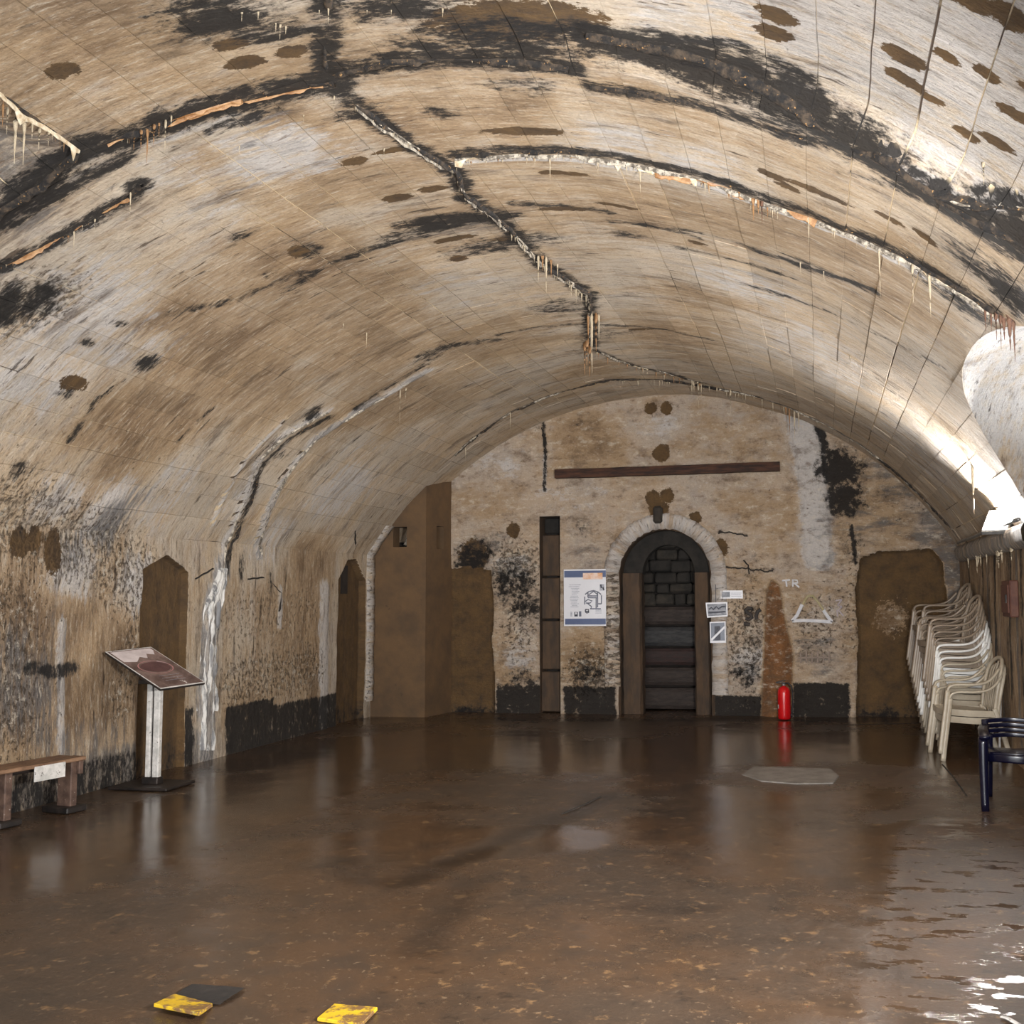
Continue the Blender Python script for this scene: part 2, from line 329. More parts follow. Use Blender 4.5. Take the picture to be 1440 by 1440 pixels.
# ------------------------------------------------------------------ materials
class NT:
    def __init__(s, name):
        s.m = bpy.data.materials.new(name); s.m.use_nodes = True; s.t = s.m.node_tree; s.t.nodes.clear()
        s.out = s.n('ShaderNodeOutputMaterial'); s.b = s.n('ShaderNodeBsdfPrincipled'); s.l(s.b.outputs[0], s.out.inputs[0])

    def n(s, t, **k):
        x = s.t.nodes.new(t)
        for a, b in k.items(): setattr(x, a, b)
        return x

    def l(s, a, b): s.t.links.new(a, b)

    def put(s, sock, v):
        if hasattr(v, 'is_linked') or isinstance(v, bpy.types.NodeSocket): s.l(v, sock)
        elif isinstance(v, (tuple, list)) and len(v) == 3 and len(sock.default_value) == 4: sock.default_value = (*v, 1)
        else: sock.default_value = v

    def math(s, op, a, b=0.0, c=None, clamp=False):
        x = s.n('ShaderNodeMath', operation=op, use_clamp=clamp); s.put(x.inputs[0], a); s.put(x.inputs[1], b)
        if c is not None: s.put(x.inputs[2], c)
        return x.outputs[0]

    def mix(s, f, a, b, mode='MIX'):
        x = s.n('ShaderNodeMix', data_type='RGBA', blend_type=mode); s.put(x.inputs[0], f); s.put(x.inputs[6], a); s.put(x.inputs[7], b)
        return x.outputs[2]

    def step(s, v, lo, hi, a=0.0, b=1.0):
        x = s.n('ShaderNodeMapRange', interpolation_type='SMOOTHSTEP')
        s.put(x.inputs[0], v); x.inputs[1].default_value = lo; x.inputs[2].default_value = hi; x.inputs[3].default_value = a; x.inputs[4].default_value = b
        return x.outputs[0]

    def noise(s, vec, scale, detail=4, rough=.55, dist=0.0, col=False):
        x = s.n('ShaderNodeTexNoise'); s.put(x.inputs['Vector'], vec); x.inputs['Scale'].default_value = scale
        x.inputs['Detail'].default_value = detail; x.inputs['Roughness'].default_value = rough; x.inputs['Distortion'].default_value = dist
        return x.outputs[1 if col else 0]

    def map(s, vec, sc=(1, 1, 1), loc=(0, 0, 0)):
        x = s.n('ShaderNodeMapping'); s.put(x.inputs[0], vec); x.inputs[1].default_value = loc; x.inputs[3].default_value = sc
        return x.outputs[0]

    def attr(s, name):
        a = s.n('ShaderNodeAttribute', attribute_name=name); x = s.n('ShaderNodeSeparateColor'); s.l(a.outputs[0], x.inputs[0]); return x.outputs

    def bump(s, h, dist, st=1.0, nrm=None):
        x = s.n('ShaderNodeBump'); x.inputs['Strength'].default_value = st; x.inputs['Distance'].default_value = dist; s.put(x.inputs['Height'], h)
        if nrm is not None: s.l(nrm, x.inputs['Normal'])
        return x.outputs[0]


def sr(r, g, b):
    f = lambda c: (c/255/12.92 if c <= 10 else ((c/255+.055)/1.055)**2.4)
    return (f(r), f(g), f(b))


def plaster(name, kind='vault'):
    t = NT(name); uv = t.n('ShaderNodeUVMap', uv_map='UV').outputs[0]
    A = t.attr('tint_a'); B = t.attr('tint_b')
    wall = kind != 'vault'
    st = (1, 1, 1) if wall else (.75, 2.0, 1)
    stv = t.map(uv, st)
    warp = t.noise(uv, 2.5, 3, .6, col=True)
    wv = t.n('ShaderNodeVectorMath', operation='MULTIPLY_ADD'); t.l(warp, wv.inputs[0]); wv.inputs[1].default_value = (.25, .25, 0); t.l(stv, wv.inputs[2]); wv = wv.outputs[0]
    n1 = t.noise(wv, .9, 6, .62); n2 = t.noise(t.map(wv, (1, 1, 1), (7, 3, 0)), 1.5, 10, .74)
    nm = t.noise(t.map(uv, (1, 1, 1) if wall else (.8, 1.5, 1), (2, 9, 0)), 5.5, 9, .74); nf = t.noise(uv, 42, 6, .75)
    streak = t.noise(t.map(uv, (1.0, 3.0, 1) if wall else (1.0, 7.5, 1), (3, 1, 0)), 2.4, 9, .7)
    fine = t.noise(t.map(uv, (2, 5, 1) if wall else (2.2, 16, 1), (8, 4, 0)), 6, 7, .7)
    col = t.mix(t.step(n1, .36, .62), sr(190, 168, 144) if wall else sr(200, 177, 148), sr(186, 170, 154) if wall else sr(202, 188, 170))
    col = t.mix(t.math('MULTIPLY', t.step(t.noise(wv, 2.7, 8, .7), .48, .66), .6), col, sr(172, 162, 154))
    # ochre wash
    oc = t.math('ADD', t.math('MULTIPLY', A[1], .26), t.math('ADD', t.math('MULTIPLY', n2, .7), t.math('MULTIPLY', streak, .42)))
    oc = t.math('SUBTRACT', oc, t.math('MULTIPLY', A[2], .16))
    col = t.mix(t.math('MULTIPLY', t.step(oc, .52, .70), .8), col, sr(170, 142, 108))
    col = t.mix(t.math('MULTIPLY', t.step(oc, .66, .88), .85), col, sr(112, 88, 64))
    col = t.mix(t.math('MULTIPLY', t.step(A[1], 1.1, 1.4), .8), col, t.mix(t.step(nm, .4, .65), sr(142, 92, 50), sr(104, 72, 46)))
    # white
    wm = t.math('ADD', t.math('ADD', A[2], t.math('MULTIPLY', t.math('SUBTRACT', streak, .5), 1.8)), t.math('MULTIPLY', t.math('SUBTRACT', nm, .5), 1.7))
    col = t.mix(t.math('MULTIPLY', t.step(wm, .42, .85), .8), col, sr(206, 202, 200))
    # grey
    gm = t.math('ADD', B[0], t.math('MULTIPLY', t.math('SUBTRACT', streak, .5), 2.2))
    col = t.mix(t.math('MULTIPLY', t.step(gm, .4, .9), .8), col, sr(98, 98, 100))
    # fine pale and dark scratches
    stroke = t.noise(t.map(uv, (1.3, 2.2, 1) if wall else (1.5, 8.5, 1), (21, 14, 0)), 4.2, 8, .72)
    col = t.mix(t.math('MULTIPLY', t.step(stroke, .53, .66), .6), col, sr(220, 208, 190))
    col = t.mix(t.math('MULTIPLY', t.step(stroke, .34, .46, 1, 0), .6), col, sr(112, 86, 62))
    pits = t.noise(t.map(uv, (1, 1, 1) if wall else (1, 2.2, 1), (31, 4, 0)), 14, 6, .7)
    col = t.mix(t.math('MULTIPLY', t.step(pits, .64, .70), .8), col, sr(58, 46, 38))
    col = t.mix(t.math('MULTIPLY', t.step(fine, .56, .68), .45), col, sr(216, 206, 192))
    col = t.mix(t.math('MULTIPLY', t.step(fine, .30, .42, 1, 0), .55), col, sr(104, 84, 66))
    # broken plaster scabs
    sc = t.noise(t.map(uv, (1, 1, 1) if wall else (1, 1.5, 1), (5, 5, 0)), 17, 8, .78)
    sm = t.math('ADD', t.math('MULTIPLY', B[2], .17), sc)
    col = t.mix(t.math('MULTIPLY', t.step(sm, .64, .70), .75), col, sr(92, 76, 58))
    col = t.mix(t.math('MULTIPLY', t.step(sm, .71, .76), .9), col, sr(36, 32, 28))
    sw = t.noise(t.map(uv, (1, 1, 1), (15, 5, 0)), 12, 8, .78)
    col = t.mix(t.math('MULTIPLY', t.step(t.math('ADD', t.math('MULTIPLY', B[2], .16), sw), .66, .72), .75), col, sr(208, 198, 182))
    # brown wash and sparse dark dashes lying across the vault
    if not wall:
        dn = t.noise(t.map(uv, (1.3, 9, 1), (1, 7, 0)), 1.9, 6, .62)
        dsh = t.math('MULTIPLY', t.step(dn, .61, .65), t.step(n1, .40, .56))
        col = t.mix(t.math('MULTIPLY', dsh, .8), col, sr(60, 46, 36))
        dn2 = t.noise(t.map(uv, (.8, 3.6, 1), (11, 7, 0)), 1.3, 9, .72)
        col = t.mix(t.math('MULTIPLY', t.step(dn2, .53, .68), .68), col, sr(84, 68, 54))
    else:
        dn2 = t.noise(t.map(uv, (1, 1.6, 1), (11, 7, 0)), 2.0, 10, .76)
        col = t.mix(t.math('MULTIPLY', t.step(dn2, .50, .68), .7), col, sr(98, 78, 60))
    # crazing
    vo = t.n('ShaderNodeTexVoronoi', feature='DISTANCE_TO_EDGE'); t.l(t.map(wv, (1, 1, 1)), vo.inputs['Vector']); vo.inputs['Scale'].default_value = 1.3
    cr = t.math('MULTIPLY', t.step(vo.outputs[0], .0, .005, 1, 0), t.step(nm, .52, .6))
    col = t.mix(t.math('MULTIPLY', cr, .5), col, sr(70, 58, 48))
    # brown render patches
    rm = t.math('ADD', B[1], t.math('MULTIPLY', t.math('SUBTRACT', nm, .5), .5)); rm = t.math('ADD', rm, t.math('MULTIPLY', t.math('SUBTRACT', t.noise(t.map(uv, (1, 1, 1) if wall else (1, 1.6, 1), (3, 41, 0)), 15, 8, .75), .5), 1.5))
    rc = t.mix(t.step(nm, .35, .7), sr(104, 80, 50), sr(74, 58, 42)); rc = t.mix(t.math('MULTIPLY', t.step(n2, .5, .7), .5), rc, sr(124, 94, 58))
    rr = t.step(rm, .46, .54); col = t.mix(rr, col, rc)
    # black mould and soot
    bn = t.math('ADD', t.math('MULTIPLY', nm, .6), t.math('MULTIPLY', t.noise(t.map(uv, (1, 1, 1) if wall else (1, 3.2, 1)), 13, 8, .78), .5))
    bm_ = t.math('ADD', A[0], t.math('MULTIPLY', t.math('SUBTRACT', bn, .56), 3.4))
    col = t.mix(t.math('MULTIPLY', t.step(bm_, .25, .75), .55), col, sr(66, 58, 52))
    col = t.mix(t.math('MULTIPLY', t.step(bm_, .5, .8), .93), col, sr(25, 23, 23))
    oi = t.n('ShaderNodeObjectInfo')
    g = t.math('ADD', t.math('MULTIPLY', nf, .7), t.math('MULTIPLY_ADD', oi.outputs['Random'], 0.0 if wall else .2, .60 if wall else .49))
    gx = t.n('ShaderNodeCombineColor')
    for i in range(3): t.l(g, gx.inputs[i])
    col = t.mix(1.0, col, gx.outputs[0], 'MULTIPLY')
    t.l(col, t.b.inputs['Base Color'])
    t.l(t.step(n2, .3, .8, .85, .5), t.b.inputs['Roughness'])
    t.b.inputs['Specular IOR Level'].default_value = .35
    hgt = t.math('ADD', t.math('MULTIPLY', nm, 1.0), t.math('ADD', t.math('MULTIPLY', nf, .3), t.math('MULTIPLY', fine, .35)))
    hgt = t.math('ADD', hgt, t.math('MULTIPLY', t.step(sm, .64, .70), -.35))
    t.l(t.bump(hgt, .045, .9), t.b.inputs['Normal'])
    return t.m


def simple(name, c1, c2, scale=6, rough=.6, metal=0, bump=.005, spec=.5, coord='Object', stretch=(1, 1, 1), lo=.35, hi=.65, c3=None, t3=.62):
    t = NT(name); co = t.n('ShaderNodeTexCoord').outputs[coord]; v = t.map(co, stretch)
    n = t.noise(v, scale, 8, .65); n2 = t.noise(t.map(v, (1, 1, 1), (4, 4, 4)), scale*2.3, 8, .7)
    col = t.mix(t.step(n, lo, hi), c1, c2)
    if c3: col = t.mix(t.step(n2, t3, t3+.05), col, c3)
    t.l(col, t.b.inputs['Base Color']); t.b.inputs['Roughness'].default_value = rough; t.b.inputs['Metallic'].default_value = metal
    t.b.inputs['Specular IOR Level'].default_value = spec
    if bump: t.l(t.bump(n2, bump, .8), t.b.inputs['Normal'])
    return t.m


M_VAULT = plaster('vault_plaster', 'vault'); M_WALL = plaster('wall_plaster', 'wall')


def joint_mat():
    t = NT('joint_calcite'); uv = t.n('ShaderNodeUVMap', uv_map='UV').outputs[0]
    n = t.noise(t.map(uv, (1, .35, 1)), 1.6, 5, .6)
    A = t.attr('tint_a')
    col = t.mix(t.step(n, .44, .50), sr(78, 64, 52), sr(216, 196, 162))
    col = t.mix(t.step(A[0], .4, .7), col, sr(38, 35, 33))
    t.l(col, t.b.inputs['Base Color']); t.b.inputs['Roughness'].default_value = .8
    t.l(t.bump(t.noise(uv, 30, 5, .7), .02, .8), t.b.inputs['Normal'])
    return t.m


M_JOINT = joint_mat()
M_CALC = simple('calcite', sr(170, 148, 116), sr(216, 204, 180), 25, .45, bump=.004)
M_CALCO = simple('calcite_orange', sr(132, 90, 50), sr(176, 138, 98), 20, .35, bump=.004)
M_CALCR = simple('calcite_rusty', sr(84, 52, 40), sr(136, 104, 84), 20, .35, bump=.004)
M_CRUST = simple('black_crust', sr(22, 20, 20), sr(74, 62, 50), 18, .7, bump=.02, lo=.42, hi=.66, c3=sr(168, 130, 84), t3=.6)
M_WHITE = simple('white_crust', sr(96, 88, 78), sr(194, 184, 168), 22, .6, bump=.015, lo=.42, hi=.6, c3=sr(52, 46, 42), t3=.58)
M_RENDER = simple('brown_render', sr(102, 78, 52), sr(82, 64, 46), 3.2, .85, bump=.008, lo=.3, hi=.7, c3=sr(78, 60, 44), t3=.64)
M_RENDERT = simple('tan_render', sr(150, 112, 66), sr(118, 90, 56), 3.2, .85, bump=.008, lo=.3, hi=.7)
M_DARK = simple('dark_masonry', sr(30, 28, 26), sr(46, 42, 38), 5, .9, bump=.03)
M_STONE = simple('rubble_stone', sr(42, 39, 35), sr(60, 54, 47), 8, .9, bump=.03)
M_TIMBER = simple('old_timber', sr(66, 46, 40), sr(88, 70, 62), 5, .75, bump=.01, stretch=(1, 6, 8))
M_BEAM = simple('rusted_beam', sr(40, 25, 20), sr(78, 48, 32), 9, .8, bump=.01, stretch=(.5, 3, 3))
M_POST = simple('jamb_stone', sr(82, 63, 46), sr(60, 49, 40), 4, .85, bump=.01, stretch=(2, 2, .6))

# ------------------------------------------------------------------ mesh helpers


def tag(o, label=None, cat=None, group=None, kind=None):
    if label: o['label'] = label
    if cat: o['category'] = cat
    if group: o['group'] = group
    if kind: o['kind'] = kind
    return o


def link(name, me, mat=None, parent=None):
    o = bpy.data.objects.new(name, me); C.objects.link(o)
    if mat is not None and not me.materials: me.materials.append(mat)
    if parent: o.parent = parent
    return o


def empty(name, loc=(0, 0, 0), rz=0.0):
    o = bpy.data.objects.new(name, None); C.objects.link(o); o.location = loc; o.rotation_euler = (0, 0, rz); o.empty_display_size = .1
    return o


def grid_mesh(name, P, UV, M=None, keep=None, flip=False, skirt=None, smooth=True):
    """P (n,m,3) grid; M (n,m,6) masks; skirt = (n,m,3) back points closing the rim"""
    n, m = P.shape[:2]; idx = np.arange(n*m).reshape(n, m)
    q = np.stack([idx[:-1, :-1], idx[1:, :-1], idx[1:, 1:], idx[:-1, 1:]], -1)
    q = q[keep] if keep is not None else q.reshape(-1, 4)
    verts = P.reshape(-1, 3); uvs = UV.reshape(-1, 2); ms = M.reshape(-1, 6) if M is not None else None
    if flip: q = q[:, ::-1]
    if skirt is not None:
        rim = np.concatenate([idx[0, :], idx[1:, -1], idx[-1, -2::-1], idx[-2:0:-1, 0]])
        base = len(verts); k = len(rim); ntop = len(q)
        verts = np.concatenate([verts, verts[rim], skirt.reshape(-1, 3)[rim]]); uvs = np.concatenate([uvs, uvs[rim], uvs[rim]])
        if ms is not None: ms = np.concatenate([ms, ms[rim], ms[rim]])
        a = base+np.arange(k); b = np.roll(a, -1); c = a+k; d = np.roll(c, -1)
        s = np.stack([a, b, d, c], -1)
        if flip: s = s[:, ::-1]
        q = np.concatenate([q, s])
    me = bpy.data.meshes.new(name)
    me.from_pydata(verts.tolist(), [], q.tolist())
    L = np.empty(len(me.loops), np.int32); me.loops.foreach_get('vertex_index', L)
    ul = me.uv_layers.new(name='UV'); ul.data.foreach_set('uv', uvs[L].astype(np.float32).ravel())
    if ms is not None:
        for nm, sl in (('tint_a', slice(0, 3)), ('tint_b', slice(3, 6))):
            at = me.attributes.new(nm, 'FLOAT_COLOR', 'POINT')
            c4 = np.ones((len(verts), 4), np.float32); c4[:, :3] = ms[:, sl]; at.data.foreach_set('color', c4.ravel())
    if smooth:
        sm = np.ones(len(me.polygons), bool)
        if skirt is not None: sm[ntop:] = False
        me.polygons.foreach_set('use_smooth', sm)
    me.update()
    return me


def bm_mesh(name, bm, smooth=False, bevel=0):
    if bevel:
        bmesh.ops.bevel(bm, geom=bm.edges[:], offset=bevel, segments=1, affect='EDGES', profile=.7)
    me = bpy.data.meshes.new(name); bmesh.ops.recalc_face_normals(bm, faces=bm.faces[:]); bm.to_mesh(me); bm.free()
    if smooth: me.polygons.foreach_set('use_smooth', np.ones(len(me.polygons), bool))
    return me


def add_box(bm, c, s, rot=None):
    M = Matrix.Translation(c) @ (rot.to_4x4() if rot else Matrix.Identity(4)) @ Matrix.Diagonal((*s, 1))
    return bmesh.ops.create_cube(bm, size=1, matrix=M)['verts']


def add_tube(bm, pts, radii, seg=8, flat=1.0, closed=False, ref=Vector((0, 0, 1))):
    """round or flattened tube through pts"""
    pts = [Vector(p) for p in pts]; n = len(pts)
    if not hasattr(radii, '__len__'): radii = [radii]*n
    rings = []
    for i, p in enumerate(pts):
        a = pts[(i-1) % n] if (closed or i > 0) else p; b = pts[(i+1) % n] if (closed or i < n-1) else p
        d = (b-a).normalized(); s = d.cross(ref)
        if s.length < 1e-3: s = d.cross(Vector((1, 0, 0)))
        s.normalize(); t = s.cross(d)
        rings.append([bm.verts.new(p + (s*math.cos(k*2*math.pi/seg) + t*flat*math.sin(k*2*math.pi/seg))*radii[i]) for k in range(seg)])
    m = n if closed else n-1
    for i in range(m):
        A = rings[i]; B = rings[(i+1) % n]
        for k in range(seg): bm.faces.new((A[k], A[(k+1) % seg], B[(k+1) % seg], B[k]))
    if not closed:
        bm.faces.new(rings[0][::-1]); bm.faces.new(rings[-1])


def resample(pts, step):
    P = np.array(pts, float); seg = np.hypot(*(P[1:]-P[:-1]).T) if P.shape[1] == 2 else np.linalg.norm(P[1:]-P[:-1], axis=1)
    s = np.concatenate([[0], np.cumsum(seg)]); n = max(2, int(s[-1]/step)+1); q = np.linspace(0, s[-1], n)
    return np.stack([np.interp(q, s, P[:, i]) for i in range(P.shape[1])], -1)


# ------------------------------------------------------------------ vault: a backing shell per bay, stones as children
def lin(a, b, step):
    n = max(1, int(round((b-a)/step))); return np.linspace(a, b, n+1)


BAYS = [('ceiling', RE, D+.05, 1), ('ceiling', R2, RE, 7), ('ceiling', R3, R2, 1), ('ceiling', 2.4, R3, 2)]
NCOURSE = 38; CU = 2*U0/NCOURSE
GAP = .0024
UAP = R*math.acos((OZ+OB-ZC)/R)
bay_objs = []


def u_cross(y):
    w_ = min(abs(y-OY), OA-1e-6)
    z_ = OZ + OB*(1-(w_/OA)**ON)**(1/ON)
    return R*math.acos((z_-ZC)/R)


for bi, (nm, v0, v1, nb) in enumerate(BAYS):
    u = lin(-U0-.06, U0+.06, .055); v = lin(v0, v1, .06); U, V = np.meshgrid(u, v, indexing='ij')
    # clip to the side passage
    Z = ZC + R*np.cos(U/R); w = np.where(U > 0, opening_w(Z), 0)
    M = v_masks(U, V); H = v_height(U, V, M)-np.where(np.abs(U) > U0-.03, .03, .009)
    P = surf_pt(U, V, H)
    cen = (np.abs(V[:-1, :-1]-OY) < w[:-1, :-1]) | (np.abs(V[1:, 1:]-OY) < w[1:, 1:])
    cen = cen | (np.abs(V[:-1, 1:]-OY) < w[:-1, 1:]) | (np.abs(V[1:, :-1]-OY) < w[1:, :-1])
    me = grid_mesh('ceiling', P, np.stack([U, V], -1), M, keep=~cen)
    bay = link('ceiling', me, M_JOINT); tag(bay, kind='structure'); bay_objs.append(bay)
    L = (v1-v0)/nb
    for c in range(NCOURSE):
        ua = -U0 + c*CU; ub = ua+CU; mid = (ua+ub)/2
        off = (0 if nb == 1 else random.uniform(-.45, .45)*L)
        cuts = [v0] + [v0+L*(k)+off for k in range(1, nb)] + [v1]
        if nb == 2: cuts = [v0, v0+L+off*.6, v1]
        zt = ZC + R*math.cos(ub/R)
        wmax = float(opening_w(zt)) if ub > 0 else 0
        segs = []
        for a, b in zip(cuts[:-1], cuts[1:]):
            if wmax > 0 and a < OY < b: segs += [(a, OY), (OY, b)]
            else: segs.append((a, b))
        g1 = GAP*random.choice([.3, .6, 1, 1, 1.6, 2.6]); g2 = GAP*random.choice([.3, .6, 1, 1.5])
        if c == 0: ga = 0.0
        else: ga = g1
        gb = 0.0 if c == NCOURSE-1 else g1
        for a, b in segs:
            near_ = a < 6.3
            vv = lin(a+g2, b-g2, .035 if near_ else .05); uu = lin(ua+ga, ub-gb, .031 if near_ else .045)
            if b > OY-OA and a < OY+OA:
                uu = np.unique(np.concatenate([uu, [q for q in (UAP, UAP+.003, UAP+.010, UAP+.022, UAP+.04, u_cross(a), u_cross(b), u_cross(a+g2), u_cross(b-g2)) if ua+g1 < q < ub-g1]]))
            U, V = np.meshgrid(uu, vv, indexing='ij')
            if wmax > 0:
                w = opening_w(ZC + R*np.cos(U/R))
                t = (V-V[:, :1])/(V[:, -1:]-V[:, :1]+1e-9)
                if (a+b)/2 >= OY:
                    lo = np.maximum(V[:, :1], OY+w[:, :1]+0*V[:, :1]); hi = np.full_like(lo, b-g2)
                else:
                    hi = np.minimum(V[:, -1:], OY-w[:, :1]); lo = np.full_like(hi, a+g2)
                if (hi-lo).max() < .02: continue
                lo = np.minimum(lo, b-g2) if (a+b)/2 >= OY else lo
                hi = np.maximum(hi, a+g2) if (a+b)/2 < OY else hi
                ok = (hi-lo)[:, 0] > 1e-3; kp = len(ok) if ok.all() else int(np.argmin(ok))+1
                if kp < 2: continue
                lo, hi, t, U = lo[:kp], hi[:kp], t[:kp], U[:kp]
                V = lo + (hi-lo)*t
            M = v_masks(U, V); dh = random.uniform(-.0035, .0035)
            H = v_height(U, V, M)+dh
            P = surf_pt(U, V, H); S = surf_pt(U, V, H-.05)
            me = grid_mesh('vault_stone', P, np.stack([U, V], -1), M, skirt=S)
            link('vault_stone', me, M_VAULT, bay)
# plain shell behind the viewer
U, V = np.meshgrid(lin(-U0, U0, .4), lin(-3.0, 2.4, .5), indexing='ij'); M = v_masks(U, V)*.6
o = link('ceiling', grid_mesh('ceiling', surf_pt(U, V, v_height(U, V, M)), np.stack([U, V], -1), M), M_VAULT); tag(o, kind='structure')

# ------------------------------------------------------------------ side walls
def edges(a, b, step, extra=()):
    g = set(np.round(lin(a, b, step), 4))
    for e in extra:
        for d in (-.012, 0, .012, .024): g.add(round(e+d, 4))
    return np.array(sorted(x for x in g if a-1e-6 <= x <= b+1e-6))


u = edges(-UMAX, -U0, .04, (n1s, n1t, n2s)); v = edges(5.0, D, .045, (n1a, n1b-.012, n2a, n2b-.012))
u = np.unique(np.round(np.concatenate([u, [-U0, -UMAX-.12], np.arange(n1s-.03, min(n1t+.03, -U0), .012), np.arange(n2s-.03, min(n2t+.03, -U0), .012)]), 4)); v = np.unique(np.round(np.concatenate([v, np.arange(n1a, n1b, .02), np.arange(n2a, n2b, .02)]), 4))
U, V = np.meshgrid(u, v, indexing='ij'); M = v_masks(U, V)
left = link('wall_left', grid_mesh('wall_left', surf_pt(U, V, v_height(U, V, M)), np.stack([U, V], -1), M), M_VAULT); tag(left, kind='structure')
U, V = np.meshgrid(lin(-UMAX, -U0, .3), lin(-3, 5, .5), indexing='ij'); M = v_masks(U, V)
o = link('wall_left_rear', grid_mesh('wall_left', surf_pt(U, V, 0*U), np.stack([U, V], -1), M), M_VAULT); tag(o, kind='structure')
# slot window of the far left niche, a solid block coloured as shade
def boxobj(name, c, s, mat, parent=None, bevel=0):
    bm = bmesh.new(); add_box(bm, c, s); return link(name, bm_mesh(name, bm, bevel=bevel), mat, parent)


va, vb = (n2a+n2b)/2-.16, (n2a+n2b)/2+.02
zt = ZS-(-vault_uv(492, 795)[0]-U0); zb = ZS-(-vault_uv(492, 835)[0]-U0)
M_HOLE = simple('hole_shadowed_stone', sr(30, 26, 24), sr(44, 38, 34), 6, .9, bump=.01)  # dark colour stands in for the shade inside openings
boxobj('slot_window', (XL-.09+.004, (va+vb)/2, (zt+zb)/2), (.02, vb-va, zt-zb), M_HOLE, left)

M = None
U, V = np.meshgrid(lin(U0, UMAX+.1, .05), lin(OY+OA, D, .06), indexing='ij'); M = v_masks(U, V)
H = v_height(U, V, M) + .02*(fbm(V*3, U*.5, 3, 21)-.5)
right = link('wall_right', grid_mesh('wall_right', surf_pt(U, V, H), np.stack([U, V], -1), M), M_VAULT); tag(right, kind='structure')
U, V = np.meshgrid(lin(U0, UMAX, .3), lin(-3, OY-OA, .5), indexing='ij'); M = v_masks(U, V)
o = link('wall_right_near', grid_mesh('wall_right', surf_pt(U, V, 0*U), np.stack([U, V], -1), M), M_VAULT); tag(o, kind='structure')

# unseen shell added round the vault: keeps sky light out of the joints
bm = bmesh.new(); vsx = add_box(bm, (-.9, 6.2, 2.3), (12.8, 18.4, 6.2)); bmesh.ops.delete(bm, geom=[f for f in bm.faces if f.calc_center_median().y < -2.9], context='FACES')
tag(link('light_block_shell', bm_mesh('light_block_shell', bm), M_DARK), kind='structure')

# side passage on the right: jambs and a cross vault running away from the chamber
XE = 5.0
prof = [(OY+OA, 0.0), (OY+OA, .6), (OY+OA, 1.2)] 
for k in range(0, 41):
    t = k/40; zz = OZ + OB*math.sin(t*math.pi/2); prof.append((OY+float(opening_w(zz)), zz))
prof += [(2*OY-y, z) for y, z in prof[::-1][1:]]
prof = resample(prof, .07); tx = np.linspace(0, 1, 40)
P = np.zeros((len(prof), 40, 3)); 
for i, (y, z) in enumerate(prof):
    th = math.acos(min(1, max(-1, (z-ZC)/R))) if z > ZS else TH0
    x0 = XC + R*math.sin(th) if z > ZS else XR
    xs = x0 + (XE-x0)*tx - .0
    hh = (fbm(xs*2, np.full(40, i*.1), 3, 4)-.5)*.04*np.minimum(1, tx*10)
    P[i, :, 0] = xs; P[i, :, 1] = y + (hh if y > OY else -hh); P[i, :, 2] = np.maximum(0, z + hh*.5*(z > .1))
s = np.arange(len(prof))*.07
UV = np.stack([np.repeat(s[:, None], 40, 1), P[..., 0]+20], -1)
M = np.zeros(P.shape[:2]+(6,)); M[..., 2] = .45+.6*(fbm(UV[..., 0], UV[..., 1], 3, 8)); lowz = P[..., 2] < 2.6
M[..., 1] = np.where(lowz, .7, 0); M[..., 3] = np.where(lowz, .4, 0.1)  # browner and greyer low down: the haunch's shade put into the colour
passage = link('wall_passage', grid_mesh('wall_passage', P, UV, M, flip=True), M_VAULT); tag(passage, kind='structure')
o = boxobj('wall_passage_end', (XE+.05, OY, 1.7), (.1, 2*OA+.3, 3.4), M_RENDER); tag(o, kind='structure')
tag(boxobj('floor_passage', ((XR+XE)/2, OY, -.05), (XE-XR, 2*OA, .1), M_DARK), kind='structure')

# ledge at the springing of the right wall
bm = bmesh.new(); n = 40
for i in range(n+1):
    pass
P = []
for i in range(n+1):
    y = OY+OA+.05 + (RE-OY-OA-.05)*i/n; k = random.uniform(-.008, .008)
    P.append([(XR+.02, y, ZS-.20), (XR-.07+k, y, ZS-.20), (XR-.11+k, y, ZS-.15), (XR-.12+k, y, ZS-.06), (XR-.09+k, y, ZS-.01), (XR+.02, y, ZS+.03)])
P = np.array(P); UV = np.stack([np.tile(np.arange(6)*.06+30, (n+1, 1)), P[..., 1]], -1); M = np.zeros(P.shape[:2]+(6,)); M[..., 3] = .8; M[..., 2] = .5
ledge = link('trim_1', grid_mesh('trim', P, UV, M, flip=True), M_VAULT); tag(ledge, kind='structure')

# ------------------------------------------------------------------ end wall
DX0, DX1 = end_xz(873, 900)[0], end_xz(1000, 900)[0]; DXM = (DX0+DX1)/2; DRW = (DX1-DX0)/2
DZS = end_xz(936, 745)[1]-DRW
SX0, SX1 = end_xz(759, 900)[0], end_xz(788, 900)[0]; SZ = end_xz(772, 726)[1]
x = edges(XL-.03, XR+.03, .03, ()); x = np.unique(np.concatenate([x, [SX0, SX1, ENDREC[0][0][0][0], ENDREC[0][0][0][0]+.01, DX0, DX1]]))
z = np.unique(np.concatenate([[-.12], lin(0, 4.5, .03), [SZ]]))
U, V = np.meshgrid(x, z, indexing='ij')


